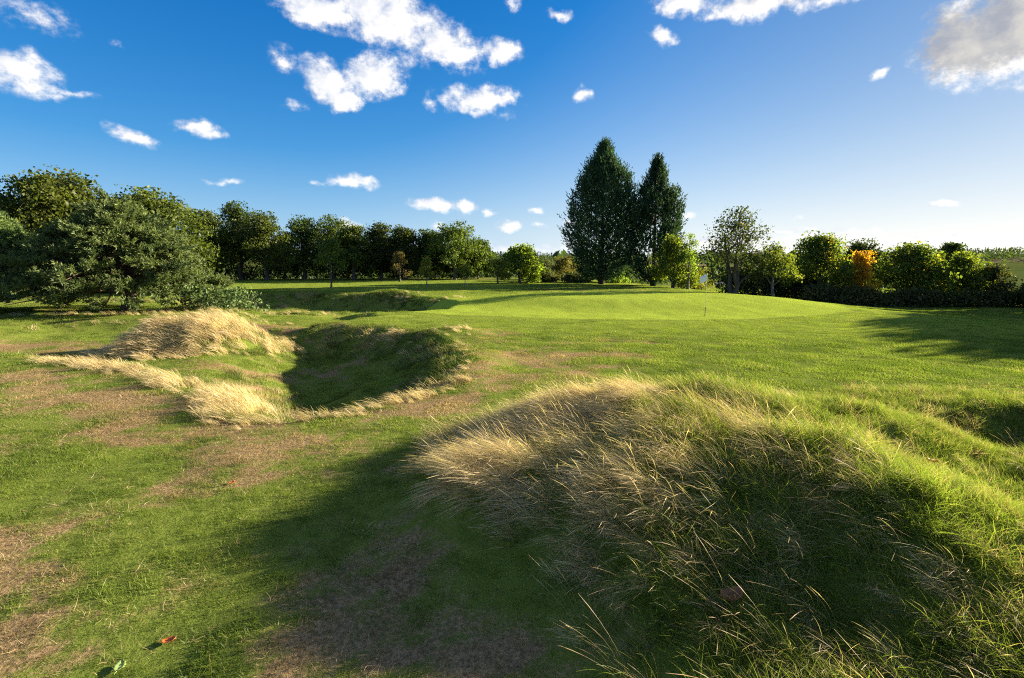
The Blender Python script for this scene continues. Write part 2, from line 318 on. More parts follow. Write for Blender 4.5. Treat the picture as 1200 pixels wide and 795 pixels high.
def grass_mat(name, g_dark, g_light, s_dark, s_light, trans=0.45, gloss=0.01):
    """blades: green to straw by the tuft's dryness, varied blade by blade; roots are paler than tips"""
    m = bpy.data.materials.new(name); m.use_nodes = True; nt = m.node_tree; nt.nodes.clear(); b = NB(nt)
    t = b.attr('tint').outputs['Fac']
    dry = b.attr('dry', 'INSTANCER').outputs['Fac']
    ton = b.attr('tone', 'INSTANCER').outputs['Fac']
    t2 = b.math('MULTIPLY_ADD', ton, 0.72, b.math('MULTIPLY', t, 0.42), clamp=True)
    g = b.mix(t2, c4(g_dark), c4(g_light)); s = b.mix(t2, c4(s_dark), c4(s_light))
    f = b.smooth(b.math('ADD', dry, b.math('MULTIPLY', b.math('SUBTRACT', t, 0.5), 0.55)), 0.32, 0.68)
    col = b.mix(f, g, s)
    df = b.node('ShaderNodeBsdfDiffuse'); b.set(df.inputs[0], col)
    tr = b.node('ShaderNodeBsdfTranslucent'); b.set(tr.inputs[0], b.mix(1.0, col, (1.2, 1.25, 0.7, 1), 'MULTIPLY'))
    mx = b.node('ShaderNodeMixShader'); mx.inputs[0].default_value = trans
    nt.links.new(df.outputs[0], mx.inputs[1]); nt.links.new(tr.outputs[0], mx.inputs[2])
    gl = b.node('ShaderNodeBsdfGlossy'); gl.inputs['Roughness'].default_value = 0.4
    m2 = b.node('ShaderNodeMixShader'); m2.inputs[0].default_value = gloss
    nt.links.new(mx.outputs[0], m2.inputs[1]); nt.links.new(gl.outputs[0], m2.inputs[2])
    o = b.node('ShaderNodeOutputMaterial'); nt.links.new(m2.outputs[0], o.inputs[0])
    return m

def ground_mat():
    m = bpy.data.materials.new('turf_soil'); m.use_nodes = True; nt = m.node_tree; b = NB(nt); p = nt.nodes['Principled BSDF']
    geo = b.node('ShaderNodeNewGeometry'); pos = geo.outputs['Position']
    dry = b.attr('dry').outputs['Fac']; mow = b.attr('mow').outputs['Fac']; far = b.attr('far').outputs['Fac']
    n1 = b.noise(pos, 3.0, 5, 0.65); n2 = b.noise(pos, 28, 5, 0.7); n3 = b.noise(pos, 0.012, 3, 0.5)
    green = b.mix(n1.outputs[0], (0.075, 0.108, 0.018, 1), (0.185, 0.222, 0.040, 1))
    brown = b.mix(b.smooth(n2.outputs[0], 0.3, 0.7), (0.115, 0.075, 0.038, 1), (0.32, 0.225, 0.112, 1))
    f = b.smooth(b.math('ADD', b.math('ADD', dry, b.math('MULTIPLY', b.math('SUBTRACT', n1.outputs[0], 0.5), 1.1)), b.math('MULTIPLY', b.math('SUBTRACT', n2.outputs[0], 0.5), 1.0)), 0.2, 0.8)
    col = b.mix(f, green, brown)
    col = b.mix(mow, col, b.mix(n1.outputs[0], (0.245, 0.312, 0.036, 1), (0.285, 0.352, 0.046, 1)))
    # distant fields: stubble, plough and pasture in big patches
    vor = b.node('ShaderNodeTexVoronoi'); b.set(vor.inputs['Vector'], pos); vor.inputs['Scale'].default_value = 0.008
    sx = b.node('ShaderNodeSeparateColor'); b.set(sx.inputs[0], vor.outputs['Color'])
    fld = b.mix(b.smooth(sx.outputs[0], 0.35, 0.45), (0.075, 0.10, 0.028, 1), b.mix(b.smooth(sx.outputs[1], 0.72, 0.76), (0.09, 0.11, 0.03, 1), (0.17, 0.135, 0.07, 1)))
    col = b.mix(far, col, fld)
    b.set(p.inputs['Base Color'], col); p.inputs['Roughness'].default_value = 0.95; p.inputs['Specular IOR Level'].default_value = 0.0
    bm = b.node('ShaderNodeBump'); bm.inputs['Strength'].default_value = 0.8; bm.inputs['Distance'].default_value = 0.03
    b.set(bm.inputs['Height'], n2.outputs[0]); nt.links.new(bm.outputs[0], p.inputs['Normal'])
    return m

# ------------------------------------------------------------------ ground
def axis(lo, hi, step, lim_lo, lim_hi, grow):
    a = list(np.arange(lo, hi, step)); s = step
    while a[-1] < lim_hi: s *= grow; a.append(a[-1] + s)
    s = step; p = [lo]
    while p[-1] > lim_lo: s *= grow; p.append(p[-1] - s)
    return np.array(p[:0:-1] + a)
def build_ground():
    xs = axis(-13, 10.5, 0.125, -4000, 4000, 1.045); ys = axis(1.5, 24, 0.125, -400, 4500, 1.04)
    X, Y = np.meshgrid(xs, ys); Z = H(X, Y)
    n, mcol = X.shape
    i = np.arange(n - 1)[:, None] * mcol + np.arange(mcol - 1)[None]
    F = np.stack([i, i + 1, i + mcol + 1, i + mcol], -1).reshape(-1, 4)
    V = np.stack([X, Y, Z], -1).reshape(-1, 3); x, y = V[:, 0], V[:, 1]
    me = mesh_from('ground', V, [F], ground_mat(), {'dry': dryness(x, y), 'mow': np.maximum(mowed(x, y), 0.35 * fairway(x, y)), 'far': sstep(85, 120, np.hypot(x, y))}, smooth=True)
    obj('ground', me, kind='structure')
build_ground()

# ------------------------------------------------------------------ grass (uncountable: stuff)
def blade_tuft(n, rad, hmin, hmax, w, bend, lean, rg, seg=2, spread=0.5, head=0.0, wind=(-1, -0.25)):
    """n curved blades; lean = initial tilt downwind, bend = how far the tip is blown over"""
    V = []; F4 = []; T = []; o = 0
    wv = np.array([wind[0], wind[1], 0]); wv /= np.linalg.norm(wv)
    for k in range(n):
        a = rg.uniform(0, 2 * math.pi); r = rad * math.sqrt(rg.uniform()); L = rg.uniform(hmin, hmax)
        p = np.array([r * math.cos(a), r * math.sin(a), -0.01])
        d = np.array([0, 0, 1.0]) + wv * lean + np.array([rg.normal(), rg.normal(), 0]) * spread; d /= np.linalg.norm(d)
        bd = wv * bend * rg.uniform(0.5, 1.4) + np.array([rg.normal(), rg.normal(), 0]) * bend * 0.3 - np.array([0, 0, 0.35 * bend])
        side = np.cross(d, rg.normal(size=3)); side /= np.linalg.norm(side)
        hd = rg.uniform() < head; ww = w * rg.uniform(0.7, 1.3); vs = []
        for s in range(seg + 1):
            u = s / seg
            if hd: wd = ww * (0.6 if u < 0.72 else 2.2 * (1 - abs(u - 0.86) / 0.16) + 0.2)
            else: wd = ww * (1 - u) ** 0.6
            wd = max(wd, ww * 0.12)
            vs += [p - side * wd / 2, p + side * wd / 2]
            dd = d + bd * u * 1.0; dd /= np.linalg.norm(dd); p = p + dd * L / seg
        V += vs
        for s in range(seg): F4.append((o + 2 * s, o + 2 * s + 1, o + 2 * s + 3, o + 2 * s + 2))
        T += [rg.uniform()] * seg; o += 2 * (seg + 1)
    return np.array(V), np.array(F4), np.array(T)
def euler_from(n, yaw):
    """XYZ Euler that takes +Z to n after turning by yaw about Z"""
    nx, ny, nz = n; cy, sy = np.cos(yaw), np.sin(yaw)
    h = 1 / (1 + nz)
    A = np.stack([np.stack([1 - nx * nx * h, -nx * ny * h, nx], -1), np.stack([-nx * ny * h, 1 - ny * ny * h, ny], -1), np.stack([-nx, -ny, nz], -1)], -2)
    B = np.zeros_like(A); B[:, 0, 0] = cy; B[:, 0, 1] = -sy; B[:, 1, 0] = sy; B[:, 1, 1] = cy; B[:, 2, 2] = 1
    M = A @ B
    ey = np.arcsin(np.clip(-M[:, 2, 0], -1, 1)); ex = np.arctan2(M[:, 2, 1], M[:, 2, 2]); ez = np.arctan2(M[:, 1, 0], M[:, 0, 0])
    return np.stack([ex, ey, ez], -1)
def scatter(name, protos, mat, P, yaw, scale, dry, tone, follow=1.0):
    """ONE object: points that carry blade tufts through geometry nodes"""
    col = bpy.data.collections.new(name + '_tufts')
    for i, (v, f, t) in enumerate(protos):
        o = bpy.data.objects.new('%s_tuft' % name, mesh_from(name + '_tuft', v, [f], mat, {'tint': t})); col.objects.link(o)
    n = len(P); x, y = P[:, 0], P[:, 1]
    nx, ny, nz = Hn(x, y); nx = nx * follow; ny = ny * follow; nz = np.sqrt(1 - nx * nx - ny * ny)
    me = bpy.data.meshes.new(name); me.vertices.add(n)
    me.vertices.foreach_set('co', np.stack([x, y, H(x, y)], -1).astype(np.float32).ravel())
    a = me.attributes.new('rot', 'FLOAT_VECTOR', 'POINT'); a.data.foreach_set('vector', euler_from((nx, ny, nz), yaw).astype(np.float32).ravel())
    for k, v in (('scl', scale), ('dry', dry), ('tone', tone)):
        a = me.attributes.new(k, 'FLOAT', 'POINT'); a.data.foreach_set('value', np.asarray(v, np.float32))
    a = me.attributes.new('pick', 'INT', 'POINT'); a.data.foreach_set('value', rng.integers(0, len(protos), n).astype(np.int32))
    me.materials.append(mat)
    ob = obj(name, me, kind='stuff')
    g = bpy.data.node_groups.new(name, 'GeometryNodeTree'); b = NB(g)
    g.interface.new_socket('Geometry', in_out='INPUT', socket_type='NodeSocketGeometry'); g.interface.new_socket('Geometry', in_out='OUTPUT', socket_type='NodeSocketGeometry')
    gi = b.node('NodeGroupInput'); go = b.node('NodeGroupOutput')
    iop = b.node('GeometryNodeInstanceOnPoints'); ci = b.node('GeometryNodeCollectionInfo')
    ci.inputs[0].default_value = col; ci.inputs[1].default_value = True; ci.inputs[2].default_value = True
    def na(nm, t): q = b.node('GeometryNodeInputNamedAttribute', data_type=t); q.inputs[0].default_value = nm; return q.outputs[0]
    e2r = b.node('FunctionNodeEulerToRotation'); g.links.new(na('rot', 'FLOAT_VECTOR'), e2r.inputs[0])
    g.links.new(gi.outputs[0], iop.inputs['Points']); g.links.new(ci.outputs[0], iop.inputs['Instance'])
    iop.inputs['Pick Instance'].default_value = True
    g.links.new(na('pick', 'INT'), iop.inputs['Instance Index']); g.links.new(e2r.outputs[0], iop.inputs['Rotation'])
    g.links.new(na('scl', 'FLOAT'), iop.inputs['Scale']); g.links.new(iop.outputs[0], go.inputs[0])
    md = ob.modifiers.new('tufts', 'NODES'); md.node_group = g
    return ob
def sample(y0, y1, dens, side=1.03, pad=1.2):
    """random points at dens per square metre over the wedge of ground the camera looks at"""
    A = (y1 - y0) * 2 * (side * y1 + pad); n = int(A * dens)
    y = rng.uniform(y0, y1, n); x = rng.uniform(-1, 1, n) * (side * y1 + pad)
    k = np.abs(x) < side * y + pad
    return np.stack([x[k], y[k]], -1)
M_turf = grass_mat('turf_blades', (0.055, 0.10, 0.014), (0.24, 0.30, 0.045), (0.18, 0.115, 0.055), (0.50, 0.37, 0.18))
M_mown = grass_mat('mown_blades', (0.20, 0.26, 0.03), (0.34, 0.40, 0.06), (0.30, 0.27, 0.08), (0.42, 0.38, 0.14))
M_straw = grass_mat('straw_blades', (0.06, 0.085, 0.018), (0.16, 0.18, 0.045), (0.30, 0.20, 0.09), (0.74, 0.60, 0.36), trans=0.42)

def mound_rough(x, y):
    """where the right-hand mound is left unmown, 0..1"""
    return np.clip(np.maximum.reduce([bump(x, y, 1.7, 6.4, 3.0, 2.7, 15, 0.72), bump(x, y, 2.7, 4.0, 2.6, 2.3, 0, 0.7), bump(x, y, 4.4, 7.0, 3.2, 2.1, 0, 0.7), bump(x, y, 7.6, 7.8, 3.4, 2.4, 0, 0.75)]), 0, 1)
def build_turf():
    rg = np.random.default_rng(3)
    near = [blade_tuft(26, 0.055, 0.018, 0.052, 0.0032, 0.7, 0.1, rg, 2, 0.6) for _ in range(5)]
    mid = [blade_tuft(130, 0.22, 0.025, 0.06, 0.0065, 0.7, 0.1, rg, 2, 0.6) for _ in range(4)]
    far = [blade_tuft(260, 0.55, 0.03, 0.07, 0.013, 0.7, 0.1, rg, 1, 0.6) for _ in range(4)]
    mown = [blade_tuft(420, 0.5, 0.014, 0.026, 0.010, 0.5, 0.1, rg, 1, 0.7) for _ in range(4)]
    for nm, pr, y0, y1, dens in (('turf_grass', near, 1.6, 7.5, 260), ('turf_grass', mid, 7.5, 22, 20), ('turf_grass', far, 22, 75, 2.6)):
        P = sample(y0, y1, dens); x, y = P.T; d = dryness(x, y); mw = mowed(x, y)
        dens_f = 1 - 0.38 * d
        k = (rng.uniform(size=len(P)) < dens_f) & (mw < 0.5)
        P = P[k]; d = d[k]; n = len(P)
        tone = np.clip((0.34 if y0 < 7 else 0.42) + 1.9 * (fbm(P[:, 0] * 1.7, P[:, 1] * 1.7, 4, 51) - 0.5) + rng.normal(0, 0.16, n) + 0.35 * fairway(*P.T), 0, 1)
        sc = rng.uniform(0.65, 1.25, n) * (1 - 0.3 * d) * (0.35 + 1.5 * fbm(P[:, 0] * 3.1, P[:, 1] * 3.1, 3, 57)) * (1 - 0.45 * fairway(*P.T))
        if nm == 'turf_grass' and y0 < 7: sc = sc * (1 + 0.1)
        scatter(nm, pr, M_turf, P, rng.uniform(0, 6.28, n), sc, np.clip(0.82 * d + rng.normal(0, 0.16, n), 0, 1), tone)
    P = sample(20, 45, 0.35); k = mowed(*P.T) > 0.5; P = P[k]; n = len(P)
    scatter('putting_green_grass', mown, M_mown, P, rng.uniform(0, 6.28, n), rng.uniform(0.9, 1.1, n), np.clip(0.15 + rng.normal(0, 0.06, n) + 0.5 * (fbm(P[:, 0] * .5, P[:, 1] * .5, 3, 63) - 0.5), 0, 1),
            np.clip(0.62 + 0.5 * (fbm(P[:, 0] * .35, P[:, 1] * .35, 3, 71) - 0.5) + rng.normal(0, 0.03, n), 0, 1))
build_turf()
def build_litter():
    """dead stalks and thatch lying in the turf, thickest where it is worn"""
    rg = np.random.default_rng(17)
    pr = [blade_tuft(16, 0.09, 0.03, 0.14, 0.0026, 0.8, 0.0, rg, 2, 2.2) for _ in range(6)]
    P = sample(1.6, 13, 90); x, y = P.T; d = dryness(x, y)
    k = rng.uniform(size=len(P)) < (0.10 + 0.9 * d) * np.clip(1.6 - y / 9, .15, 1) * sstep(.35, .6, fbm(x * 2.7, y * 2.7, 3, 171) + .08); P = P[k]; n = len(P)
    scatter('dead_grass_litter', pr, M_straw, P, rng.uniform(0, 6.28, n), rng.uniform(0.5, 1.2, n), np.clip(rng.normal(.85, .15, n), 0, 1), np.clip(rng.normal(0.35, 0.25, n), 0, 1))

# long grass: polygons or ellipses on the ground, each with density, length, dryness
def build_rough():
    rg = np.random.default_rng(11)
    straw = [blade_tuft(44, 0.08, 0.2, 0.55, 0.0026, 1.5, 0.6, rg, 6, 0.42, 0.3) for _ in range(8)]
    green = [blade_tuft(40, 0.10, 0.08, 0.28, 0.0045, 1.1, 0.25, rg, 4, 0.5, 0.0) for _ in range(8)]
    stalk = [blade_tuft(7, 0.06, 0.35, 0.68, 0.0024, 0.9, 0.5, rg, 6, 0.22, 0.9) for _ in range(5)]
    thatch = [blade_tuft(46, 0.13, 0.2, 0.46, 0.0065, 1.5, 0.6, rg, 5, 0.3, 0.25) for _ in range(6)]
    laid = [blade_tuft(46, 0.10, 0.26, 0.5, 0.0030, 0.9, 1.9, rg, 5, 0.35, 0.2) for _ in range(6)]
    dead = [blade_tuft(50, 0.14, 0.10, 0.28, 0.0032, 1.0, 0.0, rg, 4, 0.9, 0.1) for _ in range(6)]
    # --- right mound
    P = sample(1.6, 11, 230); w = mound_rough(*P.T); k = rng.uniform(size=len(P)) < w; P = P[k]; x, y = P.T; n = len(P)
    pale = np.clip(np.maximum.reduce([1.15 * bump(x, y, 0.5, 6.9, 2.1, 1.5, 25, 0.45), 1.0 * bump(x, y, -0.3, 5.0, 0.9, 1.1, 0, 0.3), 0.8 * bump(x, y, 2.0, 7.9, 2.6, 0.7, 0, 0.3), 0.95 * bump(x, y, 0.7, 4.6, 1.5, 1.7, 0, 0.35)]), 0, 1)
    patch = fbm(x * 1.5, y * 1.5, 3, 91)
    ps = np.clip(pale * 0.85 + 1.2 * (patch - 0.38), 0.14, 0.9)
    s = rng.uniform(size=n) < ps * 0.35 * (1 - 0.5 * sstep(2.8, 4.4, x) * (1 - bump(x, y, 3.2, 7.8, 3, .8, 0, .5)))
    Q = P[s]; m = len(Q); short = 1 - 0.45 * sstep(1.0, 3.0, Q[:, 0]) * sstep(5.5, 7.0, Q[:, 1]) - 0.3 * sstep(3, 4, Q[:, 0]) - 0.2 * sstep(4.2, 3.2, Q[:, 1])
    scatter('long_straw_grass', straw, M_straw, Q, rng.normal(0, 0.5, m), short * rng.uniform(0.6, 1.15, m), np.clip(0.85 + rng.normal(0, 0.15, m), 0.5, 1), np.clip(rng.normal(0.62, 0.22, m), 0, 1), 0.5)
    mat = bump(x, y, 0.9, 6.9, 1.8, 0.95, 8, 0.4) + 0.8 * bump(x, y, -0.2, 5.2, 0.8, 0.9, 0, .3) + 0.7 * bump(x, y, 3.4, 8.0, 2.6, .5, -4, .3)
    s = rng.uniform(size=n) < np.clip(mat, 0, 1) * 0.8 * sstep(.3, .55, fbm(x * 2.2, y * 2.2, 3, 97) + .16)
    Q = P[s]; m = len(Q)
    scatter('wind_laid_straw_grass', laid, M_straw, Q, rng.normal(0, 0.4, m), rng.uniform(0.7, 1.35, m), np.clip(0.96 + rng.normal(0, 0.1, m), 0.5, 1), np.clip(rng.normal(0.85, 0.2, m), 0, 1), 0.9)
    s = rng.uniform(size=n) < 0.13 * bump(x, y, 1.4, 5.4, 2.6, 2.6, 0, 0.5) + .03
    Q = P[s]; m = len(Q)
    scatter('dead_grass_thatch', dead, M_straw, Q, rng.uniform(0, 6.28, m), rng.uniform(0.6, 1.2, m), np.clip(rng.normal(.75, .25, m), 0, 1), np.clip(rng.normal(0.25, 0.2, m), 0, 1), 0.8)
    s = rng.uniform(size=n) < (1 - pale * 0.7) * 0.7 * (1 - .8 * np.clip(mat, 0, 1))
    Q = P[s]; m = len(Q); short = (1 - 0.3 * sstep(2.8, 4.4, Q[:, 0]) - 0.15 * sstep(6.4, 8, Q[:, 1])) * (0.55 + 0.95 * fbm(Q[:, 0] * 2.1, Q[:, 1] * 2.1, 3, 311))
    scatter('meadow_grass', green, M_turf, Q, rng.normal(0, 0.7, m), short * rng.uniform(0.6, 1.25, m), np.clip(rng.normal(0.16, 0.18, m), 0, 1), np.clip(rng.normal(0.62, 0.25, m), 0, 1), 0.6)
    s = rng.uniform(size=n) < 0.05 * (1 - 0.95 * sstep(2.6, 3.6, x)) * (1 - 0.8 * sstep(6.4, 7.4, y)) + 0.3 * bump(x, y, 2.6, 5.7, 1.3, .9, 0, .3)
    Q = P[s]; m = len(Q)
    scatter('seed_head_stalks', stalk, M_straw, Q, rng.normal(0, 0.45, m), rng.uniform(0.7, 1.1, m), np.clip(rng.normal(0.8, 0.2, m), 0.3, 1), np.clip(rng.normal(0.38, 0.25, m) - 0.25 * bump(Q[:, 0], Q[:, 1], 2.6, 5.7, 1.5, 1.1, 0, .4), 0, 1), 0.5)
    # --- golden grass on the banks of the hollows
    banks = [((-10.9, 17.4, 2.9, 1.65, 33), 40, 1.0, 1.1), ((-9.9, 12.1, 2.3, 0.42, -24), 34, 0.9, .8), ((-7.0, 10.5, 1.7, 0.42, -42), 32, 0.93, .8), ((-5.2, 9.3, 0.62, 1.6, 22), 36, 0.97, .9), ((-4.4, 8.25, 0.8, 0.42, 0), 24, 0.9, .7),
             ((-3.3, 8.1, 1.1, 0.26, 25), 30, 0.9, .75), ((-2.1, 9.1, 1.3, 0.26, 45), 28, 0.88, .75), ((-1.15, 10.8, 0.28, 1.1, 0), 10, 0.8, .6), ((-2.6, 17.4, 1.3, 0.7, 20), 9, 0.75, .8), ((-1.5, 15.2, 0.3, 1.0, 0), 7, 0.75, .6), ((-4.2, 19.2, 0.9, 0.5, 0), 9, 0.8, .8),
             ((-21, 36, 4, 3, -20), 4, 0.8, .9), ((-8, 39.6, 1.8, 1.0, 0), 4, 0.75, .9), ((-4.4, 36.6, 1.2, 1.0, 0), 4, 0.75, .8), ((-19, 24.6, 6, 0.5, 6), 10, 0.85, .7), ((-13, 24.4, 3, 0.35, -8), 9, 0.8, .6), ((-16, 26.8, 2.6, 1.2, 0), 6, 0.75, .8), ((-16.5, 31, 3, 3, 0), 3, 0.65, .8), ((-14.5, 34.5, 2.4, 1.0, 25), 5, 0.8, .8), ((-5.6, 31.5, 1.6, .8, 40), 4, 0.7, .7)]
    Ps = []; D = []; S = []
    for (cx, cy, rx, ry, rot), dens, dr, sz in banks:
        q = rng.uniform(-1.7, 1.7, (int(11.5 * rx * ry * dens), 2)); c, s_ = math.cos(R(rot)), math.sin(R(rot))
        x = cx + c * q[:, 0] * rx - s_ * q[:, 1] * ry; y = cy + s_ * q[:, 0] * rx + c * q[:, 1] * ry
        e = np.hypot(q[:, 0], q[:, 1]) + 0.8 * (fbm(x * 1.6, y * 1.6, 3, 33) - 0.5)
        f = 1 - sstep(0.55, 1.35, e)
        k = rng.uniform(size=len(q)) < f
        Ps.append(np.stack([x[k], y[k]], -1)); D.append(np.full(k.sum(), dr)); S.append(sz * (0.55 + 0.5 * f[k]))
    P = np.concatenate(Ps); D = np.concatenate(D); S = np.concatenate(S); n = len(P)
    scatter('golden_bank_grass', thatch, M_straw, P, rng.normal(0, 0.35, n), S * rng.uniform(0.6, 1.25, n), np.clip(D + rng.normal(0, 0.16, n) - 0.5 * sstep(.55, .75, fbm(P[:, 0] * 1.9, P[:, 1] * 1.9, 3, 151)), 0, 1), np.clip(rng.normal(0.68, 0.2, n) + 0.9 * (fbm(P[:, 0] * 2.5, P[:, 1] * 2.5, 2, 153) - .45), 0, 1), 0.7)
    # --- rougher green grass down in the hollows and on their banks
    P = sample(7, 46, 16); x, y = P.T; nz = Hn(x, y, 0.15)[2]
    steep = sstep(0.965, 0.90, nz); d = 0.30 + 1.5 * (fbm(x * .9, y * .9, 3, 141) - 0.5)
    k = rng.uniform(size=len(P)) < steep * (0.35 + 0.6 * fbm(x * 1.4, y * 1.4, 2, 143)) * (1 - mowed(x, y)); P = P[k]; n = len(P); d = d[k]
    scatter('bank_rough_grass', [blade_tuft(60, 0.2, 0.06, 0.24, 0.009, 1.0, 0.3, rg, 3, 0.4) for _ in range(4)], M_straw, P, rng.normal(0, 0.7, n), rng.uniform(0.6, 1.3, n), np.clip(d + rng.normal(0, 0.15, n), 0, 1), np.clip(rng.normal(0.4, 0.2, n), 0, 1), 0.7)
build_rough(); build_litter()

# ------------------------------------------------------------------ trees
BARK = bark_mat('oak_bark', (0.045, 0.034, 0.025), (0.13, 0.10, 0.075))
BARK_D = bark_mat('cypress_bark', (0.022, 0.015, 0.011), (0.065, 0.045, 0.033))
BARK_P = bark_mat('pine_bark', (0.04, 0.026, 0.018), (0.12, 0.072, 0.045))
BARK_Y = bark_mat('sapling_bark', (0.10, 0.085, 0.065), (0.22, 0.19, 0.15))
L_oak = leaf_mat('oak_leaves', (0.030, 0.048, 0.010), (0.154, 0.191, 0.029))
L_dark = leaf_mat('dark_oak_leaves', (0.021, 0.037, 0.010), (0.105, 0.139, 0.026))
L_fresh = leaf_mat('fresh_leaves', (0.063, 0.099, 0.014), (0.238, 0.290, 0.037), 0.6)
L_yel = leaf_mat('yellow_green_leaves', (0.11, 0.13, 0.02), (0.30, 0.29, 0.045), 0.5)
L_org = leaf_mat('orange_leaves', (0.42, 0.24, 0.02), (0.75, 0.50, 0.05), 0.6, tcol=(1.15, 1.1, 0.5))
L_brn = leaf_mat('rusty_leaves', (0.09, 0.072, 0.02), (0.22, 0.185, 0.05), 0.4)
L_sparse = leaf_mat('thin_crown_leaves', (0.022, 0.034, 0.010), (0.09, 0.10, 0.026), 0.4, hot=(0.30, 0.22, 0.05))
L_mix = leaf_mat('turning_leaves', (0.040, 0.066, 0.012), (0.210, 0.251, 0.033), 0.58, hot=(0.45, 0.27, 0.03))
L_con = leaf_mat('conifer_sprays', (0.020, 0.044, 0.024), (0.075, 0.125, 0.048), 0.3, tcol=(1.1, 1.2, 0.7))
L_pine = leaf_mat('pine_needles', (0.036, 0.064, 0.026), (0.205, 0.265, 0.082), 0.35, tcol=(1.1, 1.15, 0.8))
L_hedge = leaf_mat('hedge_leaves', (0.024, 0.038, 0.014), (0.085, 0.115, 0.032), 0.4)
L_scrub = leaf_mat('scrub_leaves', (0.045, 0.058, 0.020), (0.15, 0.16, 0.055), 0.4)

MORE = 1.5
def broad_tree(name, label, x, y, ztop, w, leaves, bark=BARK, bare=0.18, lobes=9, clumps=190, per=34, leaf=0.24, seed=0, stems=1, group=None, flat=1.0, cat='tree', gap=0.0, peak=0.5, tw=1.0, deep=None):
    rg = np.random.default_rng(1000 + seed); zb = h0(x, y) - 0.05; h = ztop - zb; rw = w / 2
    dp = rw if deep is None else deep; per = int(per * MORE)
    zc0 = bare * h
    # lobes of the crown
    Lc = []; Lr = []
    for k in range(lobes):
        u = (k + 0.5) / lobes; a = k * 2.4 + rg.uniform(-0.5, 0.5)
        zz = zc0 + (h - zc0) * (0.14 + 0.74 * u)
        prof = math.sin(math.pi * min(max(((zz - zc0) / (h - zc0)) ** peak, 0.05), 0.97)) ** 0.7
        lr = rw * rg.uniform(0.36, 0.52) * (0.55 + 0.45 * prof)
        rr = max(rw * prof - lr * 0.85, 0) * rg.uniform(0.75, 1.05)
        Lc.append((rr * math.cos(a), rr * math.sin(a) * dp / rw, zz)); Lr.append(lr)
    Lc.append((rg.uniform(-.1, .1) * rw, 0, h - rw * 0.34)); Lr.append(rw * 0.34)
    Lc = np.array(Lc); Lr = np.array(Lr)
    pick = rg.choice(len(Lc), clumps, p=Lr ** 2 / (Lr ** 2).sum())
    dv = unit(rg.normal(size=(clumps, 3))); rad = rg.uniform(0.45, 1.0, clumps) ** 0.5
    cc = Lc[pick] + dv * (Lr[pick] * rad)[:, None] * np.array([1, 1, 0.82 * flat])
    cc[:, 2] = np.clip(cc[:, 2], zc0 * 0.8, h * 0.985)
    keep = rg.uniform(size=clumps) > gap; cc = cc[keep]; nC = len(cc)
    sg = 0.11 * rw ** 0.75 + 0.12
    cs = rg.uniform(0.6, 1.25, nC)
    pos = np.repeat(cc, per, 0) + np.clip(rg.normal(size=(nC * per, 3)), -1.5, 1.5) * (np.repeat(cs, per)[:, None] * sg) * np.array([1, 1, 0.72])
    d = rg.normal(size=pos.shape) + np.array([0, 0, -0.3])
    sz = leaf * (0.45 + 0.85 * rg.uniform(0, 1, len(pos)) ** 1.5)
    V, F = rhombi(pos, d, sz, sz * rg.uniform(0.5, 0.8, len(pos)), rg)
    tint = np.clip(np.repeat(rg.normal(0.42, 0.16, nC), per) + rg.normal(0, 0.2, len(pos)), 0, 1)
    root = thing(name, label, cat, (x, y, zb), group)
    parts = []
    r0 = (0.022 * h + 0.05) * tw
    ends = []
    for s in range(stems):
        a = s * 2 * math.pi / max(stems, 1) + rg.uniform(0, 1); off = 0 if stems == 1 else 0.16 * rw
        top = np.array([off * 1.8 * math.cos(a), off * 1.8 * math.sin(a), h * 0.74])
        t = np.linspace(0, 1, 7)[:, None]
        path = np.array([0.25 * off * math.cos(a), 0.25 * off * math.sin(a), -0.1]) * (1 - t) + top * t
        path[1:-1] += rg.normal(0, 0.025 * rw, (5, 3)) * np.array([1, 1, 0])
        k = 0.75 if stems > 1 else 1
        rr = r0 * k * np.array([1.5, 1.05, 0.9, 0.75, 0.55, 0.36, 0.16]); parts.append(tube(path, rr, 8)); ends.append((path, rr))
    for j in range(len(Lc)):
        path, rr = ends[j % len(ends)]; zz = Lc[j][2]
        i = int(np.clip(np.searchsorted(path[:, 2], zz * 0.72) - 1, 1, 5)); st = path[i]
        m = (st + Lc[j]) / 2 + np.array([0, 0, 0.10 * h]) * rg.uniform(0.1, 0.6); q = np.array([st, (st + m) / 2 + rg.normal(0, .03 * rw, 3), m, (m + Lc[j]) / 2 + rg.normal(0, .03 * rw, 3), Lc[j]])
        b0 = rr[i] * 0.6; parts.append(tube(q, b0 * np.array([1, .8, .6, .42, .22]), 5))
        mine = cc[pick[keep] == j][:9]
        for e in mine:
            mid = (Lc[j] + e) / 2 + rg.normal(0, 0.04 * rw, 3)
            parts.append(tube(np.array([m * 0.3 + Lc[j] * 0.7, mid, e]), b0 * np.array([.3, .18, .06]), 3))
    tv, tf = join(parts)
    obj('trunk', mesh_from(name + '_trunk', tv, [tf], bark, smooth=True), root)
    obj('crown', mesh_from(name + '_crown', V, [F], leaves, {'tint': tint}), root)
    return root

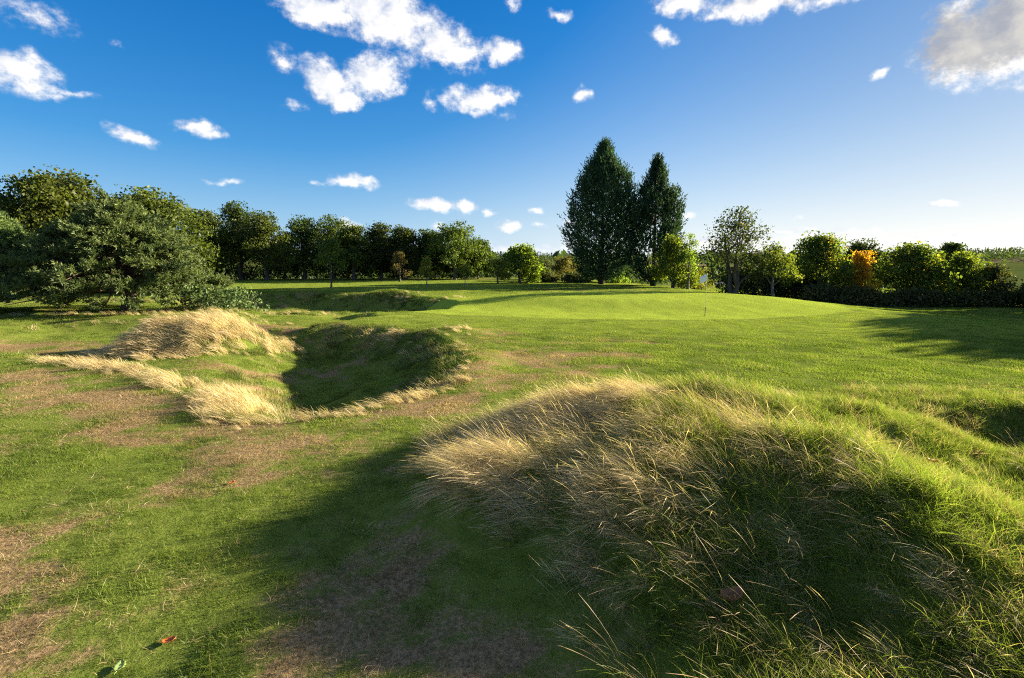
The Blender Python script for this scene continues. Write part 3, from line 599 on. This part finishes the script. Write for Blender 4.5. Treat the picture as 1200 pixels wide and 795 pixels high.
def column_conifer(name, label, x, y, ztop, w, seed, n=2600, skew=0.0, gappy=0.0, group=None):
    rg = np.random.default_rng(seed); zb = h0(x, y) - 0.05; h = ztop - zb; rw = w / 2
    u = rg.uniform(0, 1, n) ** 0.85; a = rg.uniform(0, 2 * math.pi, n)
    prof = np.interp(u, [0, .05, .15, .30, .50, .65, .78, .88, .95, 1.0], [.45, .62, .86, .98, 1.0, .88, .62, .34, .15, .01])
    lump = 0.74 + 0.85 * (fbm(a * 2.4 + 3 * seed, u * 8, 3, seed) - 0.38)
    Rr = rw * prof * lump; rin = rg.uniform(0.12, 1.0, n) ** 0.5
    side = np.stack([np.cos(a), np.sin(a), np.zeros(n)], -1)
    base = side * (Rr * rin)[:, None] + np.array([0, 0, 1.0]) * (0.035 * h + u * h * 0.94)[:, None]
    base[:, 0] += skew * (u - 0.3) * rw
    if gappy:
        k = fbm(a * 1.6 + 9, u * 6, 3, seed + 5) > gappy; base, side, u, n = base[k], side[k], u[k], int(k.sum())
    d = unit(side * (0.75 - 0.5 * u)[:, None] + np.array([0, 0, 1.0]) * (0.55 + 0.6 * u)[:, None] + rg.normal(0, .22, (n, 3)))
    per = 13; L = (1.15 - 0.25 * u) * rg.uniform(0.5, 1.45, n) * (rw / 3.7) ** 0.5
    s = np.tile(np.linspace(0, 1, per), n)
    bp = np.repeat(base, per, 0) + np.repeat(d, per, 0) * (s * np.repeat(L, per))[:, None]
    bp += rg.normal(size=bp.shape) * (0.17 * (1.1 - s))[:, None]
    ld = np.repeat(d, per, 0) + rg.normal(0, .45, bp.shape)
    sz = 0.40 * rg.uniform(0.7, 1.3, len(bp)) * (1.15 - 0.55 * s)
    V, F = rhombi(bp, ld, sz, sz * 0.32, rg)
    tint = np.clip(np.repeat(rg.normal(0.4, 0.2, n), per) + 0.25 * (s - 0.5) + rg.normal(0, .12, len(bp)), 0, 1)
    root = thing(name, label, 'tree', (x, y, zb), group)
    t = np.linspace(0, 1, 9)[:, None]; path = np.array([[0, 0, -0.1]]) * (1 - t) + np.array([[skew * 0.7 * rw, 0, h * 0.97]]) * t
    parts = [tube(path, 0.016 * h * (1.1 - t[:, 0]) + 0.01, 8)]
    for j in range(34):
        i = rg.integers(n); tip = base[i]; z0 = max(tip[2] - 0.5 * np.hypot(tip[0], tip[1]), 0.3); st = np.array([skew * .7 * rw * z0 / h, 0, z0])
        parts.append(tube(np.array([st, (st * .4 + tip * .6) + np.array([0, 0, -.1]), tip]), [0.09, 0.05, 0.015], 4))
    for j in range(5):
        a0 = j * 1.3; parts.append(tube(np.array([[.15 * math.cos(a0), .15 * math.sin(a0), -.1], [.45 * math.cos(a0), .45 * math.sin(a0), 1.0], [.9 * math.cos(a0), .9 * math.sin(a0), 3.2]]), [.16, .12, .05], 5))
    tv, tf = join(parts)
    obj('trunk', mesh_from(name + '_trunk', tv, [tf], BARK_D, smooth=True), root)
    obj('crown', mesh_from(name + '_crown', V, [F], L_con, {'tint': tint}), root)

def spreading_pine(name, label, x, y, ztop, xl, xr, seed, boughs=120, group=None):
    """low pine: drooping boughs that end in flat plumes of needles"""
    rg = np.random.default_rng(seed); zb = h0(x, y) - 0.05; h = ztop - zb; root = thing(name, label, 'tree', (x, y, zb), group)
    tr = np.array([[0, 0, -.15], [.1, 0, .5], [.0, .1, 1.2], [-.2, .2, h * .45], [-.3, .2, h * .68], [-.2, 0, h * .86]]); parts = [tube(tr, [.48, .36, .33, .25, .16, .06], 10)]
    SP = []; SD = []; ST = []
    for j in range(boughs):
        u = (j + 0.5) / boughs; a = j * 2.39996 + rg.uniform(-.4, .4); ex = xr if math.cos(a) > 0 else xl
        reach = (1 - u ** 1.7) ** 0.75 * rg.uniform(0.72, 1.1)
        zt = h * (0.15 + 0.83 * u) + rg.normal(0, .12); tip = np.array([math.cos(a) * ex * reach, math.sin(a) * 0.42 * (xl + xr) * reach, max(zt - 0.10 * reach * h, 0.25)])
        z0 = min(h * (0.2 + 0.66 * u), h * .84); i = int(np.clip(np.searchsorted(tr[:, 2], z0) - 1, 1, 4)); f = (z0 - tr[i][2]) / max(tr[i + 1][2] - tr[i][2], .01); st = tr[i] + (tr[i + 1] - tr[i]) * min(max(f, 0), 1)
        mid = st * .45 + tip * .55 + np.array([0, 0, .10 * h * (1 - u)]); q = np.array([st, st * .5 + mid * .5 + rg.normal(0, .06, 3), mid, mid * .4 + tip * .6 + rg.normal(0, .05, 3), tip])
        parts.append(tube(q, np.array([.085, .07, .05, .03, .01]) * (1.1 - .6 * u), 5))
        od = unit(tip - mid); tb = rg.normal(.45, .15)
        for k in range(9):
            t = rg.uniform(0.25, 1.0); b0 = mid + (tip - mid) * t if t > .45 else st + (mid - st) * (0.55 + t)
            ang = rg.choice([-1, 1]) * rg.uniform(.1, 1.0); dd = np.array([od[0] * math.cos(ang) - od[1] * math.sin(ang), od[0] * math.sin(ang) + od[1] * math.cos(ang), rg.uniform(.0, .35)]); dd = unit(dd); L = rg.uniform(.5, 1.15)
            n = 13; s_ = np.linspace(0.1, 1, n); P = b0 + dd * (s_ * L)[:, None] + np.array([0, 0, .16]) * (s_ ** 2)[:, None] + rg.normal(0, .05, (n, 3)) * [1, 1, .6]
            SP.append(P); SD.append(np.repeat(dd[None], n, 0)); ST.append(np.full(n, tb + rg.normal(0, .1)) + .12 * s_)
            if k % 3 == 0: parts.append(tube(np.array([b0, b0 + dd * L * .9 + [0, 0, .12]]), [.022, .006], 3))
    SP = np.concatenate(SP); SD = np.concatenate(SD); ST = np.concatenate(ST); K = 7; n = len(SP) * K
    td = unit(np.repeat(SD, K, 0) * .8 + np.array([0, 0, .35]) + rg.normal(0, .6, (n, 3))); sz = rg.uniform(.13, .24, n)
    V, F = rhombi(np.repeat(SP, K, 0) + td * sz[:, None] * .5, td, sz, sz * .24, rg)
    tint = np.clip(np.repeat(ST, K) + rg.normal(0, .12, n), 0, 1)
    tv, tf = join(parts)
    obj('trunk', mesh_from(name + '_trunk', tv, [tf], BARK_P, smooth=True), root)
    obj('crown', mesh_from(name + '_crown', V, [F], L_pine, {'tint': tint}), root)

def hedge(name, label, cat, pts, height, depth, leaves, seed, dens=70, leaf=0.22, group=None):
    """a run of dense shrubbery along a line of ground points"""
    rg = np.random.default_rng(seed); pts = np.array(pts, float); seg = np.linalg.norm(np.diff(pts, axis=0), axis=1); L = seg.sum()
    n = int(L * height * dens); s = rg.uniform(0, L, n); cum = np.concatenate([[0], np.cumsum(seg)])
    gx = np.interp(s, cum, pts[:, 0]); gy = np.interp(s, cum, pts[:, 1])
    hh = height * (0.55 + 0.75 * fbm(s * .45, s * 0 + seed, 3, seed)); v = rg.uniform(0, 1, n) ** .8
    th = rg.uniform(0, 2 * math.pi, n); rr = np.sqrt(rg.uniform(.3, 1, n)) * depth / 2 * np.sqrt(np.clip(1.1 - v * v, 0.05, 1))
    gx = gx + rr * np.cos(th); gy = gy + rr * np.sin(th)
    x0, y0 = pts[len(pts) // 2]; z0 = h0(x0, y0)
    pos = np.stack([gx - x0, gy - y0, H(gx, gy) - z0 + 0.02 + v * hh], -1); per = 5
    pos = np.repeat(pos, per, 0) + rg.normal(0, .16, (n * per, 3)); sz = leaf * rg.uniform(.6, 1.3, n * per)
    V, F = rhombi(pos, rg.normal(size=pos.shape), sz, sz * .65, rg)
    tint = np.clip(np.repeat(.42 + .9 * (fbm(s * .8, v * 3, 3, seed + 3) - .5), per) + rg.normal(0, .18, n * per), 0, 1)
    root = thing(name, label, cat, (x0, y0, z0), group); parts = []
    for j in range(int(L * 1.6) + 3):
        t = rg.uniform(0, L); bx = np.interp(t, cum, pts[:, 0]); by = np.interp(t, cum, pts[:, 1]); bz = h0(bx, by) - z0
        b0 = np.array([bx - x0, by - y0, bz - .05]); e = b0 + np.array([rg.normal(0, .25), rg.normal(0, .25), height * rg.uniform(.5, .95)])
        parts.append(tube(np.array([b0, (b0 + e) / 2 + rg.normal(0, .06, 3), e]), [.045, .03, .01], 4))
    tv, tf = join(parts)
    obj('stem', mesh_from(name + '_stem', tv, [tf], BARK), root, kind='stuff')
    obj('foliage', mesh_from(name + '_foliage', V, [F], leaves, {'tint': tint}), root)

G_OAK = 'tall broadleaf trees behind the pine'; G_ROW = 'trees in the far row beyond the fairway'; G_R = 'trees along the right edge of the course'
# left: old trees behind the pine
broad_tree('oak_tree', 'broad dark oak at the far left end, behind the pine', -42.0, 40.2, 8.7, 12, L_dark, seed=1, bare=.08, clumps=420, per=44, leaf=.32, lobes=15, group=G_OAK)
broad_tree('oak_tree', 'tallest dark oak with a domed crown rising behind the middle of the pine', -37.5, 43.5, 9.8, 13, L_oak, seed=2, bare=.06, clumps=560, per=44, leaf=.32, lobes=16, group=G_OAK)
broad_tree('oak_tree', 'rounded olive-green oak behind the right part of the pine', -33.2, 47.4, 8.8, 13, L_oak, seed=3, bare=.03, clumps=560, per=44, leaf=.32, lobes=16, group=G_OAK)
# the far row
row = [(-38.0,63.6,9.0,6.4,L_oak,'first tree of the far row, half hidden by the rounded oak'),(-35.5,67.8,10.2,7.0,L_dark,'tallest tree of the far row, with a dark pointed crown'),(-31.2,65.6,8.7,6.8,L_oak,'lighter round-crowned tree just right of the tallest one in the far row'),(-28.0,69.6,8.4,7.4,L_dark,'dark tree of the far row whose crown closes the gap beside the broad one'),(-24.3,70.6,8.7,7.6,L_oak,'broad flat-topped tree in the middle of the far row, behind the dark sapling'),(-20.6,67.4,7.2,5.8,L_oak,'narrow green tree next to the broad flat-topped one in the far row'),(-17.6,69.5,7.6,5.8,L_dark,'dark thin-stemmed tree of the far row with sky showing under its crown'),(-14.0,68.4,7.2,5.6,L_dark,'dark tree of the far row standing behind the brownish young tree'),(-11.0,69.3,6.7,5.2,L_dark,'slim dark tree of the far row behind the yellow sapling'),(-7.4,67.0,7.6,7.2,L_oak,'big leafy green tree near the right end of the far row'),(-4.6,70.2,5.4,4.4,L_dark,'low dark tree that ends the far row before the gap')]
ROW = 1.13
for i, (x, y, zt, w, lf, lb) in enumerate(row):
    broad_tree('oak_tree', lb, x * ROW, y * ROW, 2.5 + (zt - 2.5) * ROW, w * 1.3 * ROW, lf, seed=20 + i, bare=.2, clumps=270, per=36, leaf=.30, lobes=10, group=G_ROW, gap=.08, peak=.42)
for i, (x, y, zt, w, lb) in enumerate([(-46,82,7.2,7,'dark tree behind the left end of the far row'),(-37,84,6.8,7,'dark tree behind the gap right of the tallest one in the far row'),(-27,85,6.4,7,'dark tree in the second line, behind the broad flat-topped one'),(-19.5,85,6.0,6.5,'dark tree in the second line, left of the brownish young tree'),(-12.5,84,5.6,6,'dark tree in the second line, behind the yellow sapling')]):
    broad_tree('oak_tree', lb, x, y, zt, w, L_dark, seed=60 + i, bare=.12, clumps=190, per=30, leaf=.36, lobes=9, group=G_ROW, peak=.5)
broad_tree('oak_tree', 'round green tree standing alone between the gap and the two conifers', 0.9, 63.0, 4.8, 6.2, L_fresh, seed=40, bare=.12, clumps=200, per=36, leaf=.28)
broad_tree('young_tree', 'small golden-tinged tree tucked against the lone round tree', -1.7, 60.7, 2.9, 2.3, L_yel, seed=41, bare=.15, clumps=60, per=26, leaf=.2, lobes=5)
broad_tree('sapling', 'dark-leaved sapling with a thin bare stem on the back fairway', -17.9, 50.9, 4.9, 3.2, L_oak, BARK, seed=42, bare=.32, clumps=70, per=24, leaf=.2, lobes=6, tw=.5, gap=.2)
broad_tree('sapling', 'bright yellow-green sapling in front of the far row', -8.7, 52.6, 3.0, 1.6, L_yel, BARK_Y, seed=43, bare=.3, clumps=46, per=26, leaf=.17, lobes=5, tw=.5)
broad_tree('sapling', 'smallest pale sapling on a bare stem near the gap', -4.8, 52.5, 2.3, 1.2, L_yel, BARK_Y, seed=44, bare=.45, clumps=26, per=22, leaf=.15, lobes=4, tw=.5)
broad_tree('young_tree', 'brownish olive young tree under the far row', -14.8, 68, 3.9, 2.7, L_brn, seed=45, bare=.15, clumps=55, per=22, leaf=.2, lobes=6, gap=.2)
# pines on the left
spreading_pine('pine_tree', 'wide low pine with drooping boughs and a short brown trunk', -20.4, 27.2, 5.1, 6.2, 4.3, 61, 185)
spreading_pine('pine_tree', 'pine cut by the left edge of the picture, beside the wide low pine', -27.6, 26.6, 5.0, 4.0, 3.8, 62, 150)
# conifers
column_conifer('cypress_tree', 'broader and taller of the two dark conifers behind the green', 10.5, 60.5, 15.7, 8.8, 71, 3300)
column_conifer('cypress_tree', 'slimmer dark conifer with an open ragged left side', 16.0, 58.3, 13.7, 6.6, 72, 2900, skew=-.05, gappy=.42)
broad_tree('young_tree', 'bushy yellow-green tree at the foot of the slimmer conifer', 16.9, 53.9, 5.3, 4.8, L_fresh, seed=46, bare=.04, clumps=210, per=30, leaf=.24, lobes=8)
broad_tree('young_tree', 'slender see-through tree with a thin grey stem right of the conifers', 18.0, 52.6, 5.8, 2.4, L_fresh, BARK_Y, seed=47, bare=.28, clumps=60, per=22, leaf=.2, lobes=7, tw=.6, gap=.2)
# right
broad_tree('alder_tree', 'thin-crowned tree with several dark stems and sky showing through, behind the flag', 17.4, 40.4, 6.7, 6.4, L_sparse, seed=48, bare=.16, clumps=260, per=15, leaf=.2, lobes=14, stems=3, gap=.05, group=G_R, flat=.9)
broad_tree('young_tree', 'light yellow-green young tree just right of the thin-crowned tree', 20.6, 40.6, 4.0, 3.5, L_fresh, BARK_Y, seed=49, bare=.28, clumps=85, per=22, leaf=.2, lobes=8, group=G_R, tw=.7)
broad_tree('oak_tree', 'full green tree left of the orange tree', 26.6, 44.8, 5.0, 6.2, L_mix, seed=50, bare=.14, clumps=230, per=36, leaf=.24, lobes=11, group=G_R)
broad_tree('oak_tree', 'dark tree standing back behind the orange tree', 34.5, 51.5, 4.6, 6.0, L_dark, seed=51, bare=.12, clumps=200, per=34, leaf=.26, group=G_R)
broad_tree('maple_tree', 'small bright orange autumn tree', 29.3, 43.3, 3.5, 2.7, L_org, seed=52, bare=.2, clumps=90, per=30, leaf=.2, lobes=7, peak=.35, group=G_R)
broad_tree('oak_tree', 'widest dark round tree right of the orange tree', 35.4, 45.6, 4.3, 6.6, L_mix, seed=53, bare=.1, clumps=240, per=36, leaf=.25, lobes=11, group=G_R)
broad_tree('oak_tree', 'tree with a raised dark top behind the right half of the hedge', 43.2, 51.2, 4.6, 4.6, L_dark, seed=54, bare=.12, clumps=150, per=32, leaf=.26, group=G_R)
broad_tree('oak_tree', 'yellowish sunlit tree in front of the raised dark top', 39.4, 45.0, 3.4, 4.4, L_fresh, seed=55, bare=.1, clumps=140, per=32, leaf=.24, group=G_R)
broad_tree('oak_tree', 'loose dull green tree last in the right-hand row', 41.6, 44.6, 2.3, 3.8, L_scrub, seed=56, bare=.1, clumps=120, per=30, leaf=.24, group=G_R)
hedge('hedge', 'dark hedge under the trees right of the orange tree', 'hedge', [(24.5, 42.3), (31, 42.6), (37, 42.6), (44, 42.8)], 1.4, 1.7, L_scrub, 81, dens=110)
hedge('hedge', 'dark scrubby hedge behind the flag, under the thin-crowned tree', 'hedge', [(18.6, 45), (21, 45.2), (25, 46), (30, 48)], 2.2, 2.0, L_hedge, 82, dens=90)
broad_tree('bush', 'dark bush at the right edge of the picture below the distant field', 42.0, 41.2, 1.2, 3.2, L_hedge, seed=57, bare=.02, clumps=70, per=34, leaf=.2, cat='bush')
# scrub beyond the green, between the lone tree and the conifers
for i, (x, y, zt, w, lf, lb) in enumerate([(4.2,66,1.6,3.6,L_scrub,'grey-green bush touching the lone round tree'),(7.0,72,3.6,4.6,L_brn,'brownish bush left of the broader conifer'),(4.8,77,2.8,5.0,L_scrub,'olive bush behind the gap left of the conifers'),(9.4,80,2.8,6.0,L_oak,'dark bush half hidden behind the broader conifer'),(8.2,66,.9,4.2,L_scrub,'low pale bush at the foot of the broader conifer'),(12.8,66,1.6,4.2,L_fresh,'fresh green bush between the feet of the two conifers'),(23.5,66,1.7,5,L_yel,'yellow-green bush in the field behind the flag')]):
    broad_tree('bush', lb, x, y, zt, w, lf, seed=90 + i, bare=.03, clumps=90, per=32, leaf=.26, cat='bush', lobes=7)
# undergrowth beneath the far row
ug = [(-47,76),(-38,78),(-30,80),(-22,80),(-13,79),(-5,78)]
for i in range(5):
    hedge('undergrowth', ['dark brambles under the left end of the far row', 'low scrub under the tallest tree of the far row', 'scrub under the broad flat-topped tree', 'dark scrub behind the brownish young tree', 'thin scrub under the right end of the far row'][i], 'undergrowth', [ug[i], ((ug[i][0] + ug[i + 1][0]) / 2, ug[i][1] + .6), ug[i + 1]], 2.6, 2.2, L_hedge, 110 + i, dens=22, leaf=.28, group='undergrowth below the far row')
hedge('bush', 'green scrub spilling down the bank at the right foot of the wide pine', 'bush', [(-17.5, 27.2), (-15.8, 28), (-14.8, 29.5)], 1.1, 1.8, L_pine, 120, dens=90, leaf=.18)
# trees past the right edge: their shadows lie across the grass
for i, (x, y, zt, w, lb) in enumerate([(37.5,24.5,6.8,8,'tree past the right edge, nearest to the camera'),(42,29.5,8.2,8.5,'second nearest tree past the right edge'),(46,34,8.6,9,'tall tree in the middle of the group past the right edge'),(50.5,38.5,8.6,9,'broad tree past the right edge, second from the hedge end'),(52,44,8.4,9,'tree past the right edge, next to the hedge end')]):
    broad_tree('oak_tree', lb, x, y, zt, w, L_oak, seed=130 + i, bare=.12, clumps=220, per=28, leaf=.38, group=G_R)

# ------------------------------------------------------------------ far woods (uncountable)
def far_wood(name, spots, leaves, seed, leaf=2.3, per=26):
    rg = np.random.default_rng(seed); Vs = []; Ts = []
    for x, y, w, h, kind in spots:
        z = h0(x, y); n = per
        u = rg.uniform(0, 1, n); a = rg.uniform(0, 6.28, n)
        pr = (1 - u) * .9 + .05 if kind else np.sqrt(np.clip(1 - (u * 1.6 - .6) ** 2, 0, 1))
        rr = w / 2 * pr * np.sqrt(rg.uniform(.3, 1, n))
        p = np.stack([x + rr * np.cos(a), y + rr * np.sin(a), z + u * h], -1); s = np.full(n, leaf) * rg.uniform(.6, 1.2, n) * (h / 9)
        V, F = rhombi(p, rg.normal(size=p.shape) + ([0, 0, 1.2] if kind else [0, 0, 0]), s, s * .6, rg); Vs.append(V); Ts.append(np.clip(rg.normal(.45, .2) + rg.normal(0, .15, n), 0, 1))
    V = np.concatenate(Vs); T = np.concatenate(Ts)
    obj(name, mesh_from(name, V, [np.arange(len(V)).reshape(-1, 4)], leaves, {'tint': T}), kind='stuff')
def wood_spots():
    rg = np.random.default_rng(5); S = []
    for k in range(6500):
        az = rg.uniform(-52, 52); d = rg.uniform(130, 1050) if rg.uniform() < .75 else rg.uniform(800, 1150)
        x = d * math.sin(R(az)); y = d * math.cos(R(az))
        if d < 760 and fbm(np.array([x * .012]), np.array([y * .012]), 3, 202)[0] < .47: continue
        if az > 41.5 and d < 520: continue
        con = rg.uniform() < (.7 if d > 900 else .12); h = rg.uniform(6, 11); S.append((x, y, h * (.5 if con else rg.uniform(.8, 1.2)), h, con))
    return S
far_wood('distant_woodland', wood_spots(), L_hedge, 6)

# ------------------------------------------------------------------ farm shed beyond the green
def build_shed():
    x, y = 61.0, 150.0; z = h0(x, y) - .3; wl = plain_mat('tan_render', (.36, .27, .18), .8, 2, .25); rf = plain_mat('slate_roof', (.10, .12, .16), .7, 3, .35); dk = plain_mat('dark_boards', (.05, .045, .04), .7)
    r = thing('farm_shed', 'low blue-grey roofed farm shed in the field behind the flag', 'shed', (x, y, z), rotz=.25); L, W, h, rh = 6.6, 3.4, 2.6, 1.7
    def solid(name, V, F, m):
        o = obj(name, mesh_from(name, np.array(V, float), [np.array(f) for f in F], m), r); return o
    V = []; F3 = []; F4 = []
    base = [(-L, -W, 0), (L, -W, 0), (L, W, 0), (-L, W, 0), (-L, -W, h), (L, -W, h), (L, W, h), (-L, W, h), (-L, 0, h + rh - .08), (L, 0, h + rh - .08)]
    solid('wall', base, [[(0, 1, 5, 4), (2, 3, 7, 6), (1, 2, 6, 5), (3, 0, 4, 7)], [(5, 6, 9), (7, 4, 8)]], wl)
    for s in (-1, 1):
        e = .5; a = np.array([(-L - e, s * (W + e), h - .22), (L + e, s * (W + e), h - .22), (L + e, 0, h + rh), (-L - e, 0, h + rh)]); b_ = a + [0, 0, .14]
        solid('roof', np.concatenate([a, b_]), [[(0, 1, 2, 3), (7, 6, 5, 4), (0, 4, 5, 1), (1, 5, 6, 2), (2, 6, 7, 3), (3, 7, 4, 0)]], rf)
    for dx, w_, t in ((-2.5, 1.5, 2.3), (2.6, .8, 2.0)):
        a = np.array([(dx - w_, -W - .04, .02), (dx + w_, -W - .04, .02), (dx + w_, -W - .04, t), (dx - w_, -W - .04, t)]); solid('door', np.concatenate([a, a + [0, -.05, 0]]), [[(3, 2, 1, 0), (4, 5, 6, 7), (0, 1, 5, 4), (1, 2, 6, 5), (2, 3, 7, 6), (3, 0, 4, 7)]], dk)
build_shed()

# ------------------------------------------------------------------ flag
def flag_mats():
    return plain_mat('pale_yellow_paint', (.6, .62, .3), .4), plain_mat('black_paint', (.03, .03, .03), .4), plain_mat('flag_cloth', (.82, .82, .84), .8, 6, .06)
def build_flag():
    w, k, cl = flag_mats(); x, y = 9.06, 23.94; z = h0(x, y)
    r = thing('golf_flag', 'white flag on a thin pole standing in the hole on the green', 'flag', (x, y, z))
    def cyl(name, z0, z1, rad, m):
        v, f = tube(np.array([[0, 0, z0], [0, 0, (z0 + z1) / 2], [0, 0, z1]]), [rad] * 3, 10); v2, f2 = tube(np.array([[0, 0, z1], [0, 0, z1 + .004]]), [rad, .001], 10); V, F = join([(v, f), (v2, f2)])
        obj(name, mesh_from(name, V, [F], m, smooth=True), r)
    cyl('pole', .42, 2.0, .008, w); cyl('pole_base', -.1, .42, .016, k)
    nu, nv = 14, 8; V = []; F = []
    for i in range(nu + 1):
        for j in range(nv + 1):
            u, v = i / nu, j / nv
            V.append((-.010 - .33 * u, -.10 * u + .04 * math.sin(u * 7 + v * 1.2) * u, 1.95 - .34 * v - .12 * u * u + .02 * math.sin(u * 6 + 1)))
    for i in range(nu):
        for j in range(nv): a = i * (nv + 1) + j; F.append((a, a + 1, a + nv + 2, a + nv + 1))
    fo = obj('flag_cloth', mesh_from('flag_cloth', np.array(V), [np.array(F)], cl, smooth=True), r); sm = fo.modifiers.new('thickness', 'SOLIDIFY'); sm.thickness = .002
    tv, tf = tube(np.array([[0, 0, -.09], [0, 0, .003]]), [.054, .054], 16); obj('hole_cup', mesh_from('hole_cup', tv, [tf], k), r)
build_flag()

# ------------------------------------------------------------------ fallen leaves
def fallen_leaf(label, x, y, L, col, curl, rz, lift=.012, edge=.5):
    m = plain_mat('dead_leaf', col, .7, 60, .45); n = 10; V = []; F = []; rg = np.random.default_rng(int(x * 100 + 5000))
    for i in range(n + 1):
        u = i / n; w = L * .36 * math.sin(math.pi * (u * .93 + .04)) ** .75 * (1 + .22 * math.sin(u * 26))
        for j in range(5):
            s = (j - 2) / 2; V.append(((u - .5) * L, s * w, curl * L * (s * s * .6 + .9 * (u - .45) ** 2 * 2) + rg.normal(0, .012 * L)))
    for i in range(n):
        for j in range(4): a = i * 5 + j; F.append((a, a + 1, a + 6, a + 5))
    z = h0(x, y) + lift; r = thing('fallen_leaf', label, 'leaf', (x, y, z), rotz=rz)
    b = obj('leaf_blade', mesh_from('leaf_blade', np.array(V), [np.array(F)], m, smooth=True), r); sm = b.modifiers.new('thickness', 'SOLIDIFY'); sm.thickness = .0012
    tv, tf = tube(np.array([[-.5 * L, 0, curl * L * .5], [-.7 * L, .04 * L, curl * L * .7], [-.85 * L, .02 * L, curl * L * .6]]), [.0022, .0018, .0014], 5)
    obj('leaf_stem', mesh_from('leaf_stem', tv, [tf], m), r)
fallen_leaf('orange-red fallen leaf on the green turf in the left foreground', -2.29, 3.08, .085, (.55, .14, .02), .22, .4)
fallen_leaf('pale green fallen leaf at the bottom of the picture, left', -2.45, 2.86, .09, (.30, .40, .10), .14, 1.9)
fallen_leaf('big curled brown dead leaf in the dark grass of the near mound', 1.5, 3.2, .16, (.30, .13, .05), .5, .2, .12)
fallen_leaf('small yellow fallen leaf on the sunny side of the near mound', 4.05, 4.7, .09, (.75, .42, .04), .3, 2.4, .16)
fallen_leaf('tiny red leaf on the turf left of the shadow', -3.2, 5.55, .07, (.60, .13, .03), .2, 1.2)
